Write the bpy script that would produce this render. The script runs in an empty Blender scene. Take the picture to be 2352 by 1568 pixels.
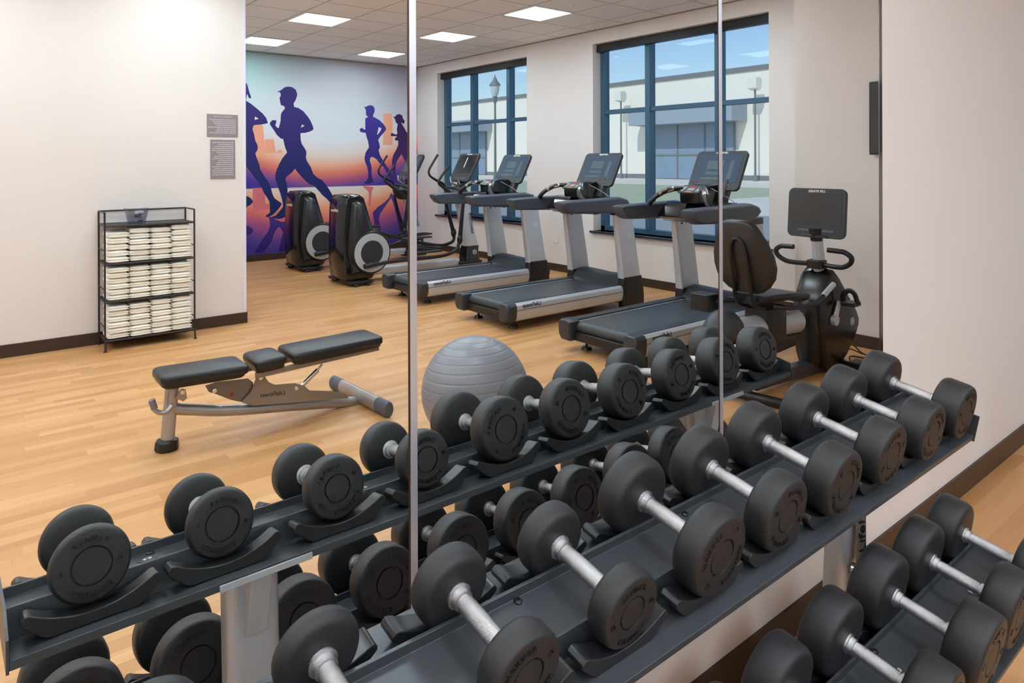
import bpy, bmesh, math, random
from mathutils import Vector, Matrix
random.seed(7)
PI = math.pi
C = bpy.context.scene.collection
S = bpy.context.scene
# ------------------------------------------------------------------ camera figures (image taken as 2352x1568)
F_PX, YH, YAW, CAM_Y, CAM_Z, ROLL = 1583.4, 372.54, 0.6803, -1.133, 1.5, 0.0035

def at(px, py, X=None, Y=None, Z=None):
    """point of the mirrored room (y counted positive behind the mirror) seen at a pixel; the real point has -y"""
    A, B = px-1176, py-784
    a = A-ROLL*B; b = B+ROLL*A+784-YH
    u, v = a/F_PX, -b/F_PX
    r = Vector((math.sin(YAW)+u*math.cos(YAW), math.cos(YAW)-u*math.sin(YAW), v))
    k = X/r.x if X is not None else ((Y-CAM_Y)/r.y if Y is not None else (Z-CAM_Z)/r.z)
    p = Vector((0, CAM_Y, CAM_Z))+k*r
    return Vector((p.x, -p.y, p.z))

# ------------------------------------------------------------------ materials
MATS = {}
def s2l(c):
    return tuple(((x/255)/12.92 if x/255 <= 0.04045 else ((x/255+0.055)/1.055)**2.4) for x in c)
def mat(name, rgb, rough=0.5, metal=0.0, spec=0.5, bump=0, bscale=200, var=0, vscale=3, coat=0, sheen=0, trans=0):
    if name in MATS: return MATS[name]
    m = bpy.data.materials.new(name); m.use_nodes = True
    nt = m.node_tree; b = nt.nodes['Principled BSDF']
    col = (*s2l(rgb), 1)
    b.inputs['Base Color'].default_value = col
    b.inputs['Roughness'].default_value = rough
    b.inputs['Metallic'].default_value = metal
    b.inputs['Specular IOR Level'].default_value = spec
    if coat: b.inputs['Coat Weight'].default_value = coat; b.inputs['Coat Roughness'].default_value = 0.12
    if sheen: b.inputs['Sheen Weight'].default_value = sheen
    tc = nt.nodes.new('ShaderNodeTexCoord')
    if bump:
        n = nt.nodes.new('ShaderNodeTexNoise'); n.inputs['Scale'].default_value = bscale; n.inputs['Detail'].default_value = 3
        nt.links.new(tc.outputs['Object'], n.inputs['Vector'])
        bp = nt.nodes.new('ShaderNodeBump'); bp.inputs['Strength'].default_value = bump; bp.inputs['Distance'].default_value = 0.002
        nt.links.new(n.outputs['Fac'], bp.inputs['Height']); nt.links.new(bp.outputs['Normal'], b.inputs['Normal'])
    n2 = nt.nodes.new('ShaderNodeTexNoise'); n2.inputs['Scale'].default_value = vscale; n2.inputs['Detail'].default_value = 2
    nt.links.new(tc.outputs['Object'], n2.inputs['Vector'])
    mx = nt.nodes.new('ShaderNodeMix'); mx.data_type = 'RGBA'
    v = var if var else 0.03
    mx.inputs['A'].default_value = tuple(c*(1-v) for c in col[:3])+(1,)
    mx.inputs['B'].default_value = tuple(min(1, c*(1+v)) for c in col[:3])+(1,)
    nt.links.new(n2.outputs['Fac'], mx.inputs['Factor']); nt.links.new(mx.outputs['Result'], b.inputs['Base Color'])
    MATS[name] = m
    return m
def emit(name, rgb, strength, base=(.8, .8, .8)):
    m = bpy.data.materials.new(name); m.use_nodes = True
    nt = m.node_tree; b = nt.nodes['Principled BSDF']
    b.inputs['Base Color'].default_value = (*base, 1); b.inputs['Roughness'].default_value = .12
    b.inputs['Emission Color'].default_value = (*s2l(rgb), 1); b.inputs['Emission Strength'].default_value = strength
    MATS[name] = m
    return m
def N(nt, t, **kw):
    n = nt.nodes.new(t)
    for k, v in kw.items(): setattr(n, k, v)
    return n
def math_(nt, op, a, b=None, c=None):
    n = nt.nodes.new('ShaderNodeMath'); n.operation = op
    for i, x in enumerate((a, b, c)):
        if x is None: continue
        if isinstance(x, (int, float)): n.inputs[i].default_value = x
        else: nt.links.new(x, n.inputs[i])
    return n.outputs[0]

WALLC = (228, 220, 217)
M_wall = mat('painted_wall', WALLC, 0.75, bump=0.15, bscale=350, var=0.015)
M_base = mat('dark_vinyl_base', (58, 42, 34), 0.35, var=0.05)
M_rubber = mat('black_rubber', (36, 36, 39), 0.42, bump=0.35, bscale=900, var=0.1, vscale=30)
M_rubber2 = mat('matte_rubber_face', (52, 51, 54), 0.55, bump=0.3, bscale=900, var=0.1, vscale=30)
M_letter = mat('raised_rubber_letters', (20, 20, 22), 0.3)
M_chrome = mat('chrome', (225, 225, 226), 0.14, metal=1)
M_rackgrey = mat('charcoal_powder_coat', (68, 72, 78), 0.34, metal=0.2, bump=0.12, bscale=800)
M_saddle = mat('black_plastic_saddle', (32, 33, 37), 0.34)
M_silver = mat('silver_paint', (196, 199, 206), 0.34, metal=0.4)
M_black = mat('black_plastic', (24, 24, 26), 0.38)
M_gloss = mat('gloss_black_plastic', (16, 16, 18), 0.14, coat=0.4)
M_dgrey = mat('dark_grey_plastic', (46, 49, 54), 0.4, bump=0.1, bscale=600)
M_belt = mat('running_belt', (58, 62, 67), 0.42, bump=0.2, bscale=1200)
M_white = mat('white_print', (235, 235, 232), 0.5)
M_ink = mat('black_print', (28, 24, 22), 0.5)
M_screen = mat('dark_glass_screen', (34, 34, 38), 0.08, coat=0.5)
M_vinyl = mat('black_vinyl_upholstery', (28, 29, 34), 0.36, bump=0.2, bscale=500)
M_benchm = mat('satin_grey_metal', (172, 168, 168), 0.3, metal=0.6)
M_taupe = mat('taupe_steel_plate', (150, 140, 133), 0.4, metal=0.5)
M_rackblk = mat('dark_bronze_wire', (52, 44, 44), 0.45, metal=0.3)
M_towel = mat('white_terry_cloth', (250, 247, 238), 0.95, bump=0.8, bscale=260, sheen=0.3, var=0.03, vscale=12)
M_ball = mat('silver_grey_vinyl', (128, 129, 138), 0.36, var=0.03)
M_frame = mat('blue_grey_window_metal', (64, 98, 122), 0.35, metal=0.3)
M_shade = mat('black_shade_cassette', (26, 27, 33), 0.4)
M_sill = mat('dark_stone_sill', (44, 46, 62), 0.12, coat=0.6)
M_sign = mat('grey_sign_panel', (142, 131, 136), 0.5)
M_signt = mat('pale_sign_print', (196, 188, 192), 0.5)
M_plate = mat('white_wall_plate', (228, 222, 214), 0.4)
M_alu = mat('brushed_aluminium', (222, 220, 228), 0.3, metal=0.7)
M_edge = mat('dark_mirror_edge', (132, 128, 132), 0.12, metal=1)
M_guard = mat('pale_corner_guard', (228, 224, 238), 0.35)
M_amber = mat('amber_label', (205, 130, 40), 0.5)
M_red = mat('red_print', (170, 40, 30), 0.5)

def mirror_mat():
    m = bpy.data.materials.new('silvered_mirror'); m.use_nodes = True
    b = m.node_tree.nodes['Principled BSDF']
    b.inputs['Base Color'].default_value = (0.9, 0.935, 0.925, 1)
    b.inputs['Metallic'].default_value = 1; b.inputs['Roughness'].default_value = 0.0
    return m
M_mirror = mirror_mat()
def glass_mat(name, tint, refl=0.07):
    m = bpy.data.materials.new(name); m.use_nodes = True; nt = m.node_tree; nt.nodes.clear()
    o = N(nt, 'ShaderNodeOutputMaterial'); t = N(nt, 'ShaderNodeBsdfTransparent'); g = N(nt, 'ShaderNodeBsdfGlossy'); x = N(nt, 'ShaderNodeMixShader')
    t.inputs['Color'].default_value = (*tint, 1); g.inputs['Roughness'].default_value = 0.02
    x.inputs['Fac'].default_value = refl
    nt.links.new(t.outputs[0], x.inputs[1]); nt.links.new(g.outputs[0], x.inputs[2]); nt.links.new(x.outputs[0], o.inputs['Surface'])
    return m
M_glass = glass_mat('tinted_window_glass', (0.80, 0.84, 0.88), 0.012)
M_clear = glass_mat('clear_plastic', (0.78, 0.8, 0.86), 0.12)

def floor_mat():
    m = bpy.data.materials.new('wood_strip_floor'); m.use_nodes = True; nt = m.node_tree; b = nt.nodes['Principled BSDF']
    tc = N(nt, 'ShaderNodeTexCoord'); sp = N(nt, 'ShaderNodeSeparateXYZ'); nt.links.new(tc.outputs['Object'], sp.inputs[0])
    W, L = 0.064, 0.62
    row = math_(nt, 'FLOOR', math_(nt, 'DIVIDE', sp.outputs['Y'], W))
    wn = N(nt, 'ShaderNodeTexWhiteNoise', noise_dimensions='1D'); nt.links.new(row, wn.inputs['W'])
    xs = math_(nt, 'ADD', math_(nt, 'DIVIDE', sp.outputs['X'], L), math_(nt, 'MULTIPLY', wn.outputs['Value'], 7.3))
    col = math_(nt, 'FLOOR', xs)
    cv = N(nt, 'ShaderNodeCombineXYZ'); nt.links.new(row, cv.inputs[0]); nt.links.new(col, cv.inputs[1])
    w2 = N(nt, 'ShaderNodeTexWhiteNoise', noise_dimensions='2D'); nt.links.new(cv.outputs[0], w2.inputs['Vector'])
    # grain stretched along the strip, shifted per strip
    mp = N(nt, 'ShaderNodeCombineXYZ')
    nt.links.new(math_(nt, 'ADD', math_(nt, 'MULTIPLY', sp.outputs['X'], 3.0), math_(nt, 'MULTIPLY', w2.outputs['Value'], 40)), mp.inputs[0])
    nt.links.new(math_(nt, 'MULTIPLY', sp.outputs['Y'], 34), mp.inputs[1])
    gn = N(nt, 'ShaderNodeTexNoise'); gn.inputs['Scale'].default_value = 1.0; gn.inputs['Detail'].default_value = 5; gn.inputs['Roughness'].default_value = 0.6; gn.inputs['Distortion'].default_value = 0.6
    nt.links.new(mp.outputs[0], gn.inputs['Vector'])
    rp = N(nt, 'ShaderNodeValToRGB'); e = rp.color_ramp.elements
    e[0].position = 0.0; e[0].color = (*s2l((182, 130, 82)), 1); e[1].position = 1; e[1].color = (*s2l((220, 174, 122)), 1)
    k = e.new(0.45); k.color = (*s2l((200, 148, 96)), 1); k = e.new(0.75); k.color = (*s2l((208, 156, 106)), 1)
    f = math_(nt, 'ADD', math_(nt, 'MULTIPLY', w2.outputs['Value'], 0.72), math_(nt, 'MULTIPLY', math_(nt, 'SUBTRACT', gn.outputs['Fac'], 0.28), 0.6))
    nt.links.new(f, rp.inputs['Fac'])
    # thin joint lines
    fy = math_(nt, 'FRACT', math_(nt, 'DIVIDE', sp.outputs['Y'], W)); fx = math_(nt, 'FRACT', xs)
    jy = math_(nt, 'LESS_THAN', fy, 0.018); jx = math_(nt, 'LESS_THAN', fx, 0.003)
    j = math_(nt, 'MAXIMUM', jy, jx)
    mx = N(nt, 'ShaderNodeMix', data_type='RGBA'); nt.links.new(math_(nt, 'MULTIPLY', j, 0.25), mx.inputs['Factor'])
    nt.links.new(rp.outputs['Color'], mx.inputs['A']); mx.inputs['B'].default_value = (*s2l((140, 90, 50)), 1)
    nt.links.new(mx.outputs['Result'], b.inputs['Base Color'])
    b.inputs['Roughness'].default_value = 0.34; b.inputs['Specular IOR Level'].default_value = 0.45
    return m
M_floor = floor_mat()
def ceiling_mat(x0, y0, P):
    m = bpy.data.materials.new('acoustic_ceiling_tiles'); m.use_nodes = True; nt = m.node_tree; b = nt.nodes['Principled BSDF']
    tc = N(nt, 'ShaderNodeTexCoord'); sp = N(nt, 'ShaderNodeSeparateXYZ'); nt.links.new(tc.outputs['Object'], sp.inputs[0])
    def line(o, q):
        f = math_(nt, 'FRACT', math_(nt, 'DIVIDE', math_(nt, 'SUBTRACT', o, q), P))
        d = math_(nt, 'ABSOLUTE', math_(nt, 'SUBTRACT', f, 0.5))
        return math_(nt, 'GREATER_THAN', d, 0.5-0.011/P)
    l = math_(nt, 'MAXIMUM', line(sp.outputs['X'], x0), line(sp.outputs['Y'], y0))
    n = N(nt, 'ShaderNodeTexNoise'); n.inputs['Scale'].default_value = 90; nt.links.new(tc.outputs['Object'], n.inputs['Vector'])
    mx = N(nt, 'ShaderNodeMix', data_type='RGBA'); nt.links.new(l, mx.inputs['Factor'])
    r = N(nt, 'ShaderNodeValToRGB'); r.color_ramp.elements[0].color = (*s2l((238, 237, 236)), 1); r.color_ramp.elements[1].color = (*s2l((244, 243, 242)), 1)
    nt.links.new(n.outputs['Fac'], r.inputs['Fac']); nt.links.new(r.outputs['Color'], mx.inputs['A']); mx.inputs['B'].default_value = (*s2l((196, 194, 192)), 1)
    nt.links.new(mx.outputs['Result'], b.inputs['Base Color']); b.inputs['Roughness'].default_value = 0.9
    return m

# ------------------------------------------------------------------ mesh helpers
class MB:
    """collects shapes; build() links them as ONE mesh object"""
    def __init__(s): s.bm = bmesh.new()
    def _add(s, verts, faces, M=None):
        vs = [s.bm.verts.new((M @ Vector(v)) if M else v) for v in verts]
        for f in faces:
            try: s.bm.faces.new([vs[i] for i in f])
            except ValueError: pass
        return s
    def box(s, x0, x1, y0, y1, z0, z1, M=None):
        v = [(x, y, z) for x in (x0, x1) for y in (y0, y1) for z in (z0, z1)]
        return s._add(v, [(0, 1, 3, 2), (4, 6, 7, 5), (0, 4, 5, 1), (2, 3, 7, 6), (0, 2, 6, 4), (1, 5, 7, 3)], M)
    def cbox(s, c, d, M=None):
        return s.box(c[0]-d[0]/2, c[0]+d[0]/2, c[1]-d[1]/2, c[1]+d[1]/2, c[2]-d[2]/2, c[2]+d[2]/2, M)
    def prism(s, poly, a, b, axis='y', M=None, cuts=1):
        """polygon extruded from a to b. axis y: poly is (x,z); x: (y,z); z: (x,y)"""
        def P(p, t):
            return {'y': (p[0], t, p[1]), 'x': (t, p[0], p[1]), 'z': (p[0], p[1], t)}[axis]
        n = len(poly)
        v = [P(p, a) for p in poly]+[P(p, b) for p in poly]
        f = [tuple(range(n)), tuple(range(2*n-1, n-1, -1))]+[(i, i+n, (i+1) % n+n, (i+1) % n) for i in range(n)]
        return s._add(v, f, M)
    def loft(s, rings, cap=True, M=None):
        n = len(rings[0]); v = [p for r in rings for p in r]; f = []
        for k in range(len(rings)-1):
            for i in range(n):
                j = (i+1) % n
                f.append((k*n+i, k*n+j, (k+1)*n+j, (k+1)*n+i))
        if cap: f.append(tuple(range(n-1, -1, -1))); f.append(tuple((len(rings)-1)*n+i for i in range(n)))
        return s._add(v, f, M)
    def lathe(s, prof, p0, d, seg=32, M=None):
        """prof: (distance along d, radius)"""
        d = Vector(d).normalized(); p0 = Vector(p0); u = d.orthogonal().normalized(); w = d.cross(u)
        rings = [[p0+d*t+(u*math.cos(2*PI*i/seg)+w*math.sin(2*PI*i/seg))*max(r, 1e-5) for i in range(seg)] for t, r in prof]
        return s.loft(rings, True, M)
    def cyl(s, p0, p1, r0, r1=None, seg=20, M=None):
        p0, p1 = Vector(p0), Vector(p1); L = (p1-p0).length
        return s.lathe([(0, r0), (L, r0 if r1 is None else r1)], p0, p1-p0, seg, M)
    def tube(s, pts, r, seg=12, sub=6, flat=1.0, M=None, up=(0, 0, 1)):
        """smooth tube through pts (Catmull-Rom); r a number or a list per point"""
        pts = [Vector(p) for p in pts]; R = r if isinstance(r, (list, tuple)) else [r]*len(pts)
        Q, RR = [], []
        if sub > 1 and len(pts) > 2:
            e = [2*pts[0]-pts[1]]+pts+[2*pts[-1]-pts[-2]]
            for i in range(len(pts)-1):
                a, b, c, d = e[i:i+4]
                for k in range(sub):
                    t = k/sub
                    Q.append(0.5*((2*b)+(-a+c)*t+(2*a-5*b+4*c-d)*t*t+(-a+3*b-3*c+d)*t**3)); RR.append(R[i]+(R[i+1]-R[i])*t)
            Q.append(pts[-1]); RR.append(R[-1])
        else: Q, RR = pts, R
        rings = []; upv = Vector(up); pu = None
        for i, q in enumerate(Q):
            t = (Q[min(i+1, len(Q)-1)]-Q[max(i-1, 0)]).normalized()
            if pu is None:
                u = upv-t*upv.dot(t)
                if u.length < 0.1: u = t.orthogonal()
            else: u = pu-t*pu.dot(t)
            u.normalize(); pu = u; w = t.cross(u)
            rings.append([q+(u*math.cos(2*PI*k/seg)*RR[i]+w*math.sin(2*PI*k/seg)*RR[i]*flat) for k in range(seg)])
        return s.loft(rings, True, M)
    def ball(s, c, r, seg=16, sc=(1, 1, 1), M=None):
        n = seg//2; c = Vector(c)
        rings = [[c+Vector((r*sc[0]*math.sin(PI*k/n)*math.cos(2*PI*i/seg), r*sc[1]*math.sin(PI*k/n)*math.sin(2*PI*i/seg), r*sc[2]*math.cos(PI*k/n))) for i in range(seg)] for k in range(1, n)]
        rings = [[c+Vector((1e-4*math.cos(2*PI*i/seg), 1e-4*math.sin(2*PI*i/seg), r*sc[2])) for i in range(seg)]]+rings+[[c+Vector((1e-4*math.cos(2*PI*i/seg), 1e-4*math.sin(2*PI*i/seg), -r*sc[2])) for i in range(seg)]]
        return s.loft(rings, True, M)
    def mesh(s, me, M):
        off = len(s.bm.verts); vs = [s.bm.verts.new(M @ v.co) for v in me.vertices]
        for p in me.polygons:
            try: s.bm.faces.new([vs[i] for i in p.vertices])
            except ValueError: pass
        return s
    def build(s, name, m, parent=None, bevel=0, seg=2, sub=0, ang=35, loc=None):
        bmesh.ops.recalc_face_normals(s.bm, faces=s.bm.faces)
        me = bpy.data.meshes.new(name); s.bm.to_mesh(me); s.bm.free()
        me.materials.append(m)
        for p in me.polygons: p.use_smooth = True
        if not sub: me.set_sharp_from_angle(angle=math.radians(ang))
        o = bpy.data.objects.new(name, me); C.objects.link(o)
        if parent: o.parent = parent
        if loc: o.location = loc
        if sub:
            q = o.modifiers.new('Sub', 'SUBSURF'); q.levels = sub; q.render_levels = sub
        if bevel:
            q = o.modifiers.new('Bevel', 'BEVEL'); q.width = bevel; q.segments = seg; q.limit_method = 'ANGLE'; q.angle_limit = math.radians(40); q.harden_normals = False
            q.use_clamp_overlap = True
        return o
def tag(o, label=None, cat=None, group=None, kind=None):
    if label: o['label'] = label
    if cat: o['category'] = cat
    if group: o['group'] = group
    if kind: o['kind'] = kind
    return o
def struct(o): o['kind'] = 'structure'; return o
def empty(name, loc=(0, 0, 0), rz=0, rot=None):
    o = bpy.data.objects.new(name, None); C.objects.link(o); o.location = loc; o.rotation_euler = rot or (0, 0, rz); o.empty_display_size = 0.1
    return o
KIDS = {}
def copy_tree(o, parent=None):
    c = o.copy(); C.objects.link(c)
    if parent: c.parent = parent
    for ch in [k for k in bpy.data.objects if k.parent == o]: copy_tree(ch, c)
    return c
def arc(cx, cy, r, a0, a1, n):
    return [(cx+r*math.cos(math.radians(a0+(a1-a0)*i/n)), cy+r*math.sin(math.radians(a0+(a1-a0)*i/n))) for i in range(n+1)]
def rrect(x0, x1, y0, y1, r, n=5):
    return arc(x1-r, y1-r, r, 0, 90, n)+arc(x0+r, y1-r, r, 90, 180, n)+arc(x0+r, y0+r, r, 180, 270, n)+arc(x1-r, y0+r, r, 270, 360, n)
GL = {}
def text_me(txt, size=1.0, extrude=0.0, shear=0.0, bold=0.0):
    k = (txt, size, extrude, shear, bold)
    if k in GL: return GL[k]
    cu = bpy.data.curves.new('t', 'FONT'); cu.body = txt; cu.size = size; cu.extrude = extrude; cu.shear = shear; cu.offset = bold; cu.resolution_u = 3
    ob = bpy.data.objects.new('t', cu); C.objects.link(ob)
    dg = bpy.context.evaluated_depsgraph_get(); me = bpy.data.meshes.new_from_object(ob.evaluated_get(dg))
    bpy.data.objects.remove(ob); bpy.data.curves.remove(cu)
    xs = [v.co.x for v in me.vertices] or [0]
    GL[k] = (me, min(xs), max(xs)); return GL[k]
def frame_M(o, u, v):
    """matrix taking local x->u, y->v, z->u x v at origin o"""
    u, v = Vector(u).normalized(), Vector(v).normalized(); w = u.cross(v)
    M = Matrix((u, v, w)).transposed().to_4x4(); M.translation = Vector(o); return M
def line_text(mb, txt, size, o, u, v, extrude=0.0006, shear=0, bold=0, center=True):
    me, a, b = text_me(txt, size, extrude, shear, bold)
    M = frame_M(o, u, v) @ Matrix.Translation((-(a+b)/2 if center else -a, 0, 0))
    mb.mesh(me, M)
# ------------------------------------------------------------------ the room
CZ = 3.21; XW = 6.468; XR = 5.69; XT = 2.138; YT = -5.49; YM = -9.53; XL = -3.4
def sbox(name, x0, x1, y0, y1, z0, z1, m): return struct(MB().box(x0, x1, y0, y1, z0, z1).build(name, m))
sbox('floor', XL-.1, XW+.35, YM-.1, .15, -.06, 0, M_floor)
sbox('ceiling', XL-.1, XW+.35, YM-.1, .15, CZ, CZ+.08, ceiling_mat(3.39-.305, -8.55-.305, .61))
sbox('wall_front', XL, XR, .008, .13, 0, CZ, M_wall)
sbox('wall_right', XR, XW, -1.98, .13, 0, CZ, M_wall)
sbox('wall_left', XL-.1, XL, YT-.12, .13, 0, CZ, M_wall)
sbox('wall_towel_side', XL, XT-.12, YT-.12, YT, 0, CZ, M_wall)
sbox('wall_alcove_side', XT-.12, XT, YM, YT, 0, CZ, M_wall)
sbox('wall_back', XT-.12, XW+.3, YM-.1, YM, 0, CZ, M_wall)
# window wall with two openings
WINS = [(-8.88, -6.50), (-5.17, -2.68)]; WZ0, WZ1 = .61, 3.03
mb = MB()
ys = [YM]+[v for w in WINS for v in w]+[-1.98]
for i in range(0, 6, 2): mb.box(XW, XW+.3, ys[i], ys[i+1], 0, CZ)
for a, b in WINS: mb.box(XW, XW+.3, a, b, 0, WZ0); mb.box(XW, XW+.3, a, b, WZ1, CZ)
struct(mb.build('wall_windows', M_wall))
def bboard(name, x0, x1, y0, y1):
    o = sbox(name, x0, x1, y0, y1, 0, .1, M_base)
    return o
bboard('baseboard_front', XL, XR, -.002, .008); bboard('baseboard_right', XR-.01, XR, -1.99, -.002)
bboard('baseboard_windows', XW-.01, XW, YM+.01, -1.98); bboard('baseboard_back', XT, XW-.01, YM, YM+.01)
bboard('baseboard_towel_side', XL, XT, YT, YT+.01); bboard('baseboard_left', XL, XL+.01, YT, -.002); bboard('baseboard_alcove', XT, XT+.01, YM+.01, YT+.01)
struct(MB().box(XT-.028, XT+.003, YT-.03, YT+.003, .1, CZ).build('trim_1', M_guard))
struct(MB().box(XT, XW, YM+.001, YM+.02, CZ-.02, CZ).build('trim_2', mat('grey_ceiling_angle', (150, 146, 142), .5)))
struct(MB().box(XW-.015, XW, YM, -1.98, CZ-.014, CZ).build('trim_3', MATS['grey_ceiling_angle']))
# windows
for n, (a, b) in enumerate(WINS):
    w = struct(empty('window_%d' % (n+1), (XW+.2, (a+b)/2, WZ0)))
    def P(mbb, name, m, bev=0.003):
        o = mbb.build(name, m, None, bev); o.parent = w; o.matrix_parent_inverse = Matrix.Translation((-w.location.x, -w.location.y, -w.location.z)); return o
    X0, X1 = XW+.14, XW+.24
    f = MB(); f.box(X0, X1, a, a+.07, WZ0, WZ1); f.box(X0, X1, b-.07, b, WZ0, WZ1); f.box(X0, X1, a, b, WZ0, WZ0+.06); f.box(X0, X1, a, b, WZ1-.06, WZ1)
    P(f, 'window_frame', M_frame)
    if n == 0: mull = [(-8.05, .075), (-7.10, .075)]
    else: mull = [(-4.375, .075), (-3.38, .075)]
    for c, t in mull:
        P(MB().box(X0-.01, X1, c-t/2, c+t/2, WZ0+.05, WZ1-.05), 'mullion', M_frame)
    P(MB().box(X0+.005, X1-.02, a+.06, b-.06, 2.12, 2.175), 'transom_bar', M_frame)
    cs = [a+.06]+[c for c, t in mull]+[b-.06]
    for i in range(3):
        for z0, z1 in ((WZ0+.055, 2.12), (2.175, WZ1-.055)):
            P(MB().box(X1-.035, X1-.028, cs[i]+.01, cs[i+1]-.01, z0, z1), 'pane', M_glass, 0)
    P(MB().box(XW-.035, XW+.15, a-.04, b+.04, WZ0-.03, WZ0), 'window_sill', M_sill)
    q = P(MB().prism([(XW+.06, 2.93), (XW+.14, 2.93), (XW+.14, 3.025), (XW+.07, 3.025)], a+.004, b-.004, 'y'), 'shade_cassette', M_shade)
    q['label'] = 'black roller shade cassette across the window head'
# ceiling light panels
M_led = emit('lit_diffuser', (230, 246, 255), 24.5)
M_lframe = mat('white_light_frame', (235, 232, 228), .4)
place = {(-4.83): 'over the wood floor', }
root0 = None
cols = [3.39, 5.22]; rows = [-8.55, -6.68, -4.83, -3.0, -1.17]
names = {0: 'nearest the mural wall', 1: 'second from the mural wall', 2: 'third from the mural wall', 3: 'fourth from the mural wall', 4: 'nearest the mirror wall'}
spots = [(x, y, ('window side row' if x > 4 else 'middle row')+', '+names[i]) for x in cols for i, y in enumerate(rows[:4])]
spots += [(x, y, nm+', '+names[i+2]) for x, nm in ((1.56, 'row beside the towel rack'), (-.27, 'second row from the left side wall'), (-2.1, 'row by the left side wall')) for i, y in enumerate(rows[2:])]
for x, y, t in spots:
    if root0 is None:
        o = empty('ceiling_light', (x, y, CZ))
        f = MB()
        for q in ((-.3, .3, -.3, -.272), (-.3, .3, .272, .3), (-.3, -.272, -.272, .272), (.272, .3, -.272, .272)): f.box(*q, -.012, -.001)
        f.build('light_frame', M_lframe, o)
        MB().box(-.272, .272, -.272, .272, -.008, -.003).build('diffuser', M_led, o)
        root0 = o
    else:
        o = copy_tree(root0); o.location = (x, y, CZ)
    tag(o, 'square lit ceiling panel, '+t, 'ceiling light', 'square ceiling lights')
o = empty('fire_sprinkler', (5.187, -4.208, CZ))
MB().lathe([(0, .038), (.006, .036), (.008, .012), (.012, .011)], (0, 0, 0), (0, 0, -1), 20).build('escutcheon', M_lframe, o)
m = MB(); m.cyl((0, 0, -.01), (0, 0, -.04), .007); m.cyl((0, 0, -.04), (0, 0, -.043), .015); m.build('sprinkler_head', M_alu, o)
tag(o, 'small pendent fire sprinkler on the tiled ceiling near the window wall', 'sprinkler')

# mirrors
def mirror(x0, x1, lab, right_edge=False):
    o = empty('wall_mirror', ((x0+x1)/2, 0, .55))
    w = (x1-x0)/2
    MB().box(-w, w, 0, .006, 0, 1.93).build('mirror_glass', M_mirror, o)
    MB().box(-w-.015, -w, -.0015, .006, 0, 1.93).build('edge_strip', M_alu, o, .0006)
    MB().box(-w-.019, -w-.015, -.0005, .006, 0, 1.93).build('dark_joint', M_base, o)
    if right_edge: MB().box(w, w+.026, -.0015, .006, 0, 1.93).build('end_channel', M_edge, o, .001)
    MB().box(-w, w, -.004, .006, -.012, 0).build('bottom_channel', M_alu, o, .001)
    tag(o, lab, 'mirror', 'frameless gym wall mirrors')
mirror(1.678, 2.676, 'tall wall mirror panel at the end by the bare pink wall, showing the exercise bike', True)
mirror(.684, 1.659, 'tall wall mirror panel in the middle, showing the treadmills and exercise ball')
mirror(-.331, .665, 'tall wall mirror panel showing the weight bench and towel rack')
mirror(-1.350, -.350, 'tall wall mirror panel beyond the one showing the towel rack')

# television on the right wall, seen edge-on in the mirror
o = empty('wall_television', (XR, -.80, 1.55))
MB().prism(rrect(-.53, .53, 0, .575, .008), -.05, -.012, 'x').build('television_body', M_black, o, .003)
MB().box(-.0525, -.05, -.515, .515, .015, .56).build('screen', M_screen, o)
MB().box(-.012, 0, -.2, .2, .15, .42).build('wall_mount', M_black, o, .002)
tag(o, 'thin black flat television mounted on the wall, seen edge-on in the mirror', 'television')
# outlet and signs
o = empty('wall_outlet', (XW, -5.887, .442))
MB().prism(rrect(-.058, .058, -.058, .058, .006), -.006, 0, 'x').build('cover_plate', M_plate, o, .001)
for dy in (-.026, .026):
    m = MB()
    for dz in (0,): m.prism(rrect(dy-.015, dy+.015, dz-.017, dz+.017, .004), -.008, -.005, 'x')
    m.build('receptacle', mat('ivory_plastic', (236, 230, 222), .35), o)
tag(o, 'pale double outlet low on the wall between the two windows', 'wall outlet')
def sign(x0, x1, z0, z1, lab, title, rows_, sd):
    rnd = random.Random(sd)
    o = empty('wall_sign', ((x0+x1)/2, YT, z0)); w = x1-x0; h = z1-z0
    MB().box(-w/2, w/2, 0, .006, 0, h).build('sign_panel', M_sign, o, .001)
    m = MB()
    if title: line_text(m, title, .022, (0, .0065, h-.03), (-1, 0, 0), (0, 0, 1), .0002)
    z = h-(.05 if title else .025)
    dz = (z-.02)/rows_
    for i in range(rows_):
        L = rnd.uniform(.55, .84)*w if i % 4 else w*.84
        x = w*.42
        while x > w*.42-L:       # rows of short printed words too small to read
            ww = rnd.uniform(.006, .02)
            m.box(x-ww, x, .006, .0066, z-dz*.32, z+dz*.14); x -= ww+.004
        z -= dz
    m.build('printed_text', M_signt, o)
    tag(o, lab, 'sign')
sign(1.793, 2.068, 1.744, 1.951, 'wide grey notice panel, the upper of two on the wall beside the mural corner', 'FITNESS CENTER', 8, 3)
sign(1.822, 2.042, 1.358, 1.718, 'tall grey notice panel, the lower of two on the wall beside the mural corner', '', 17, 4)

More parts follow.
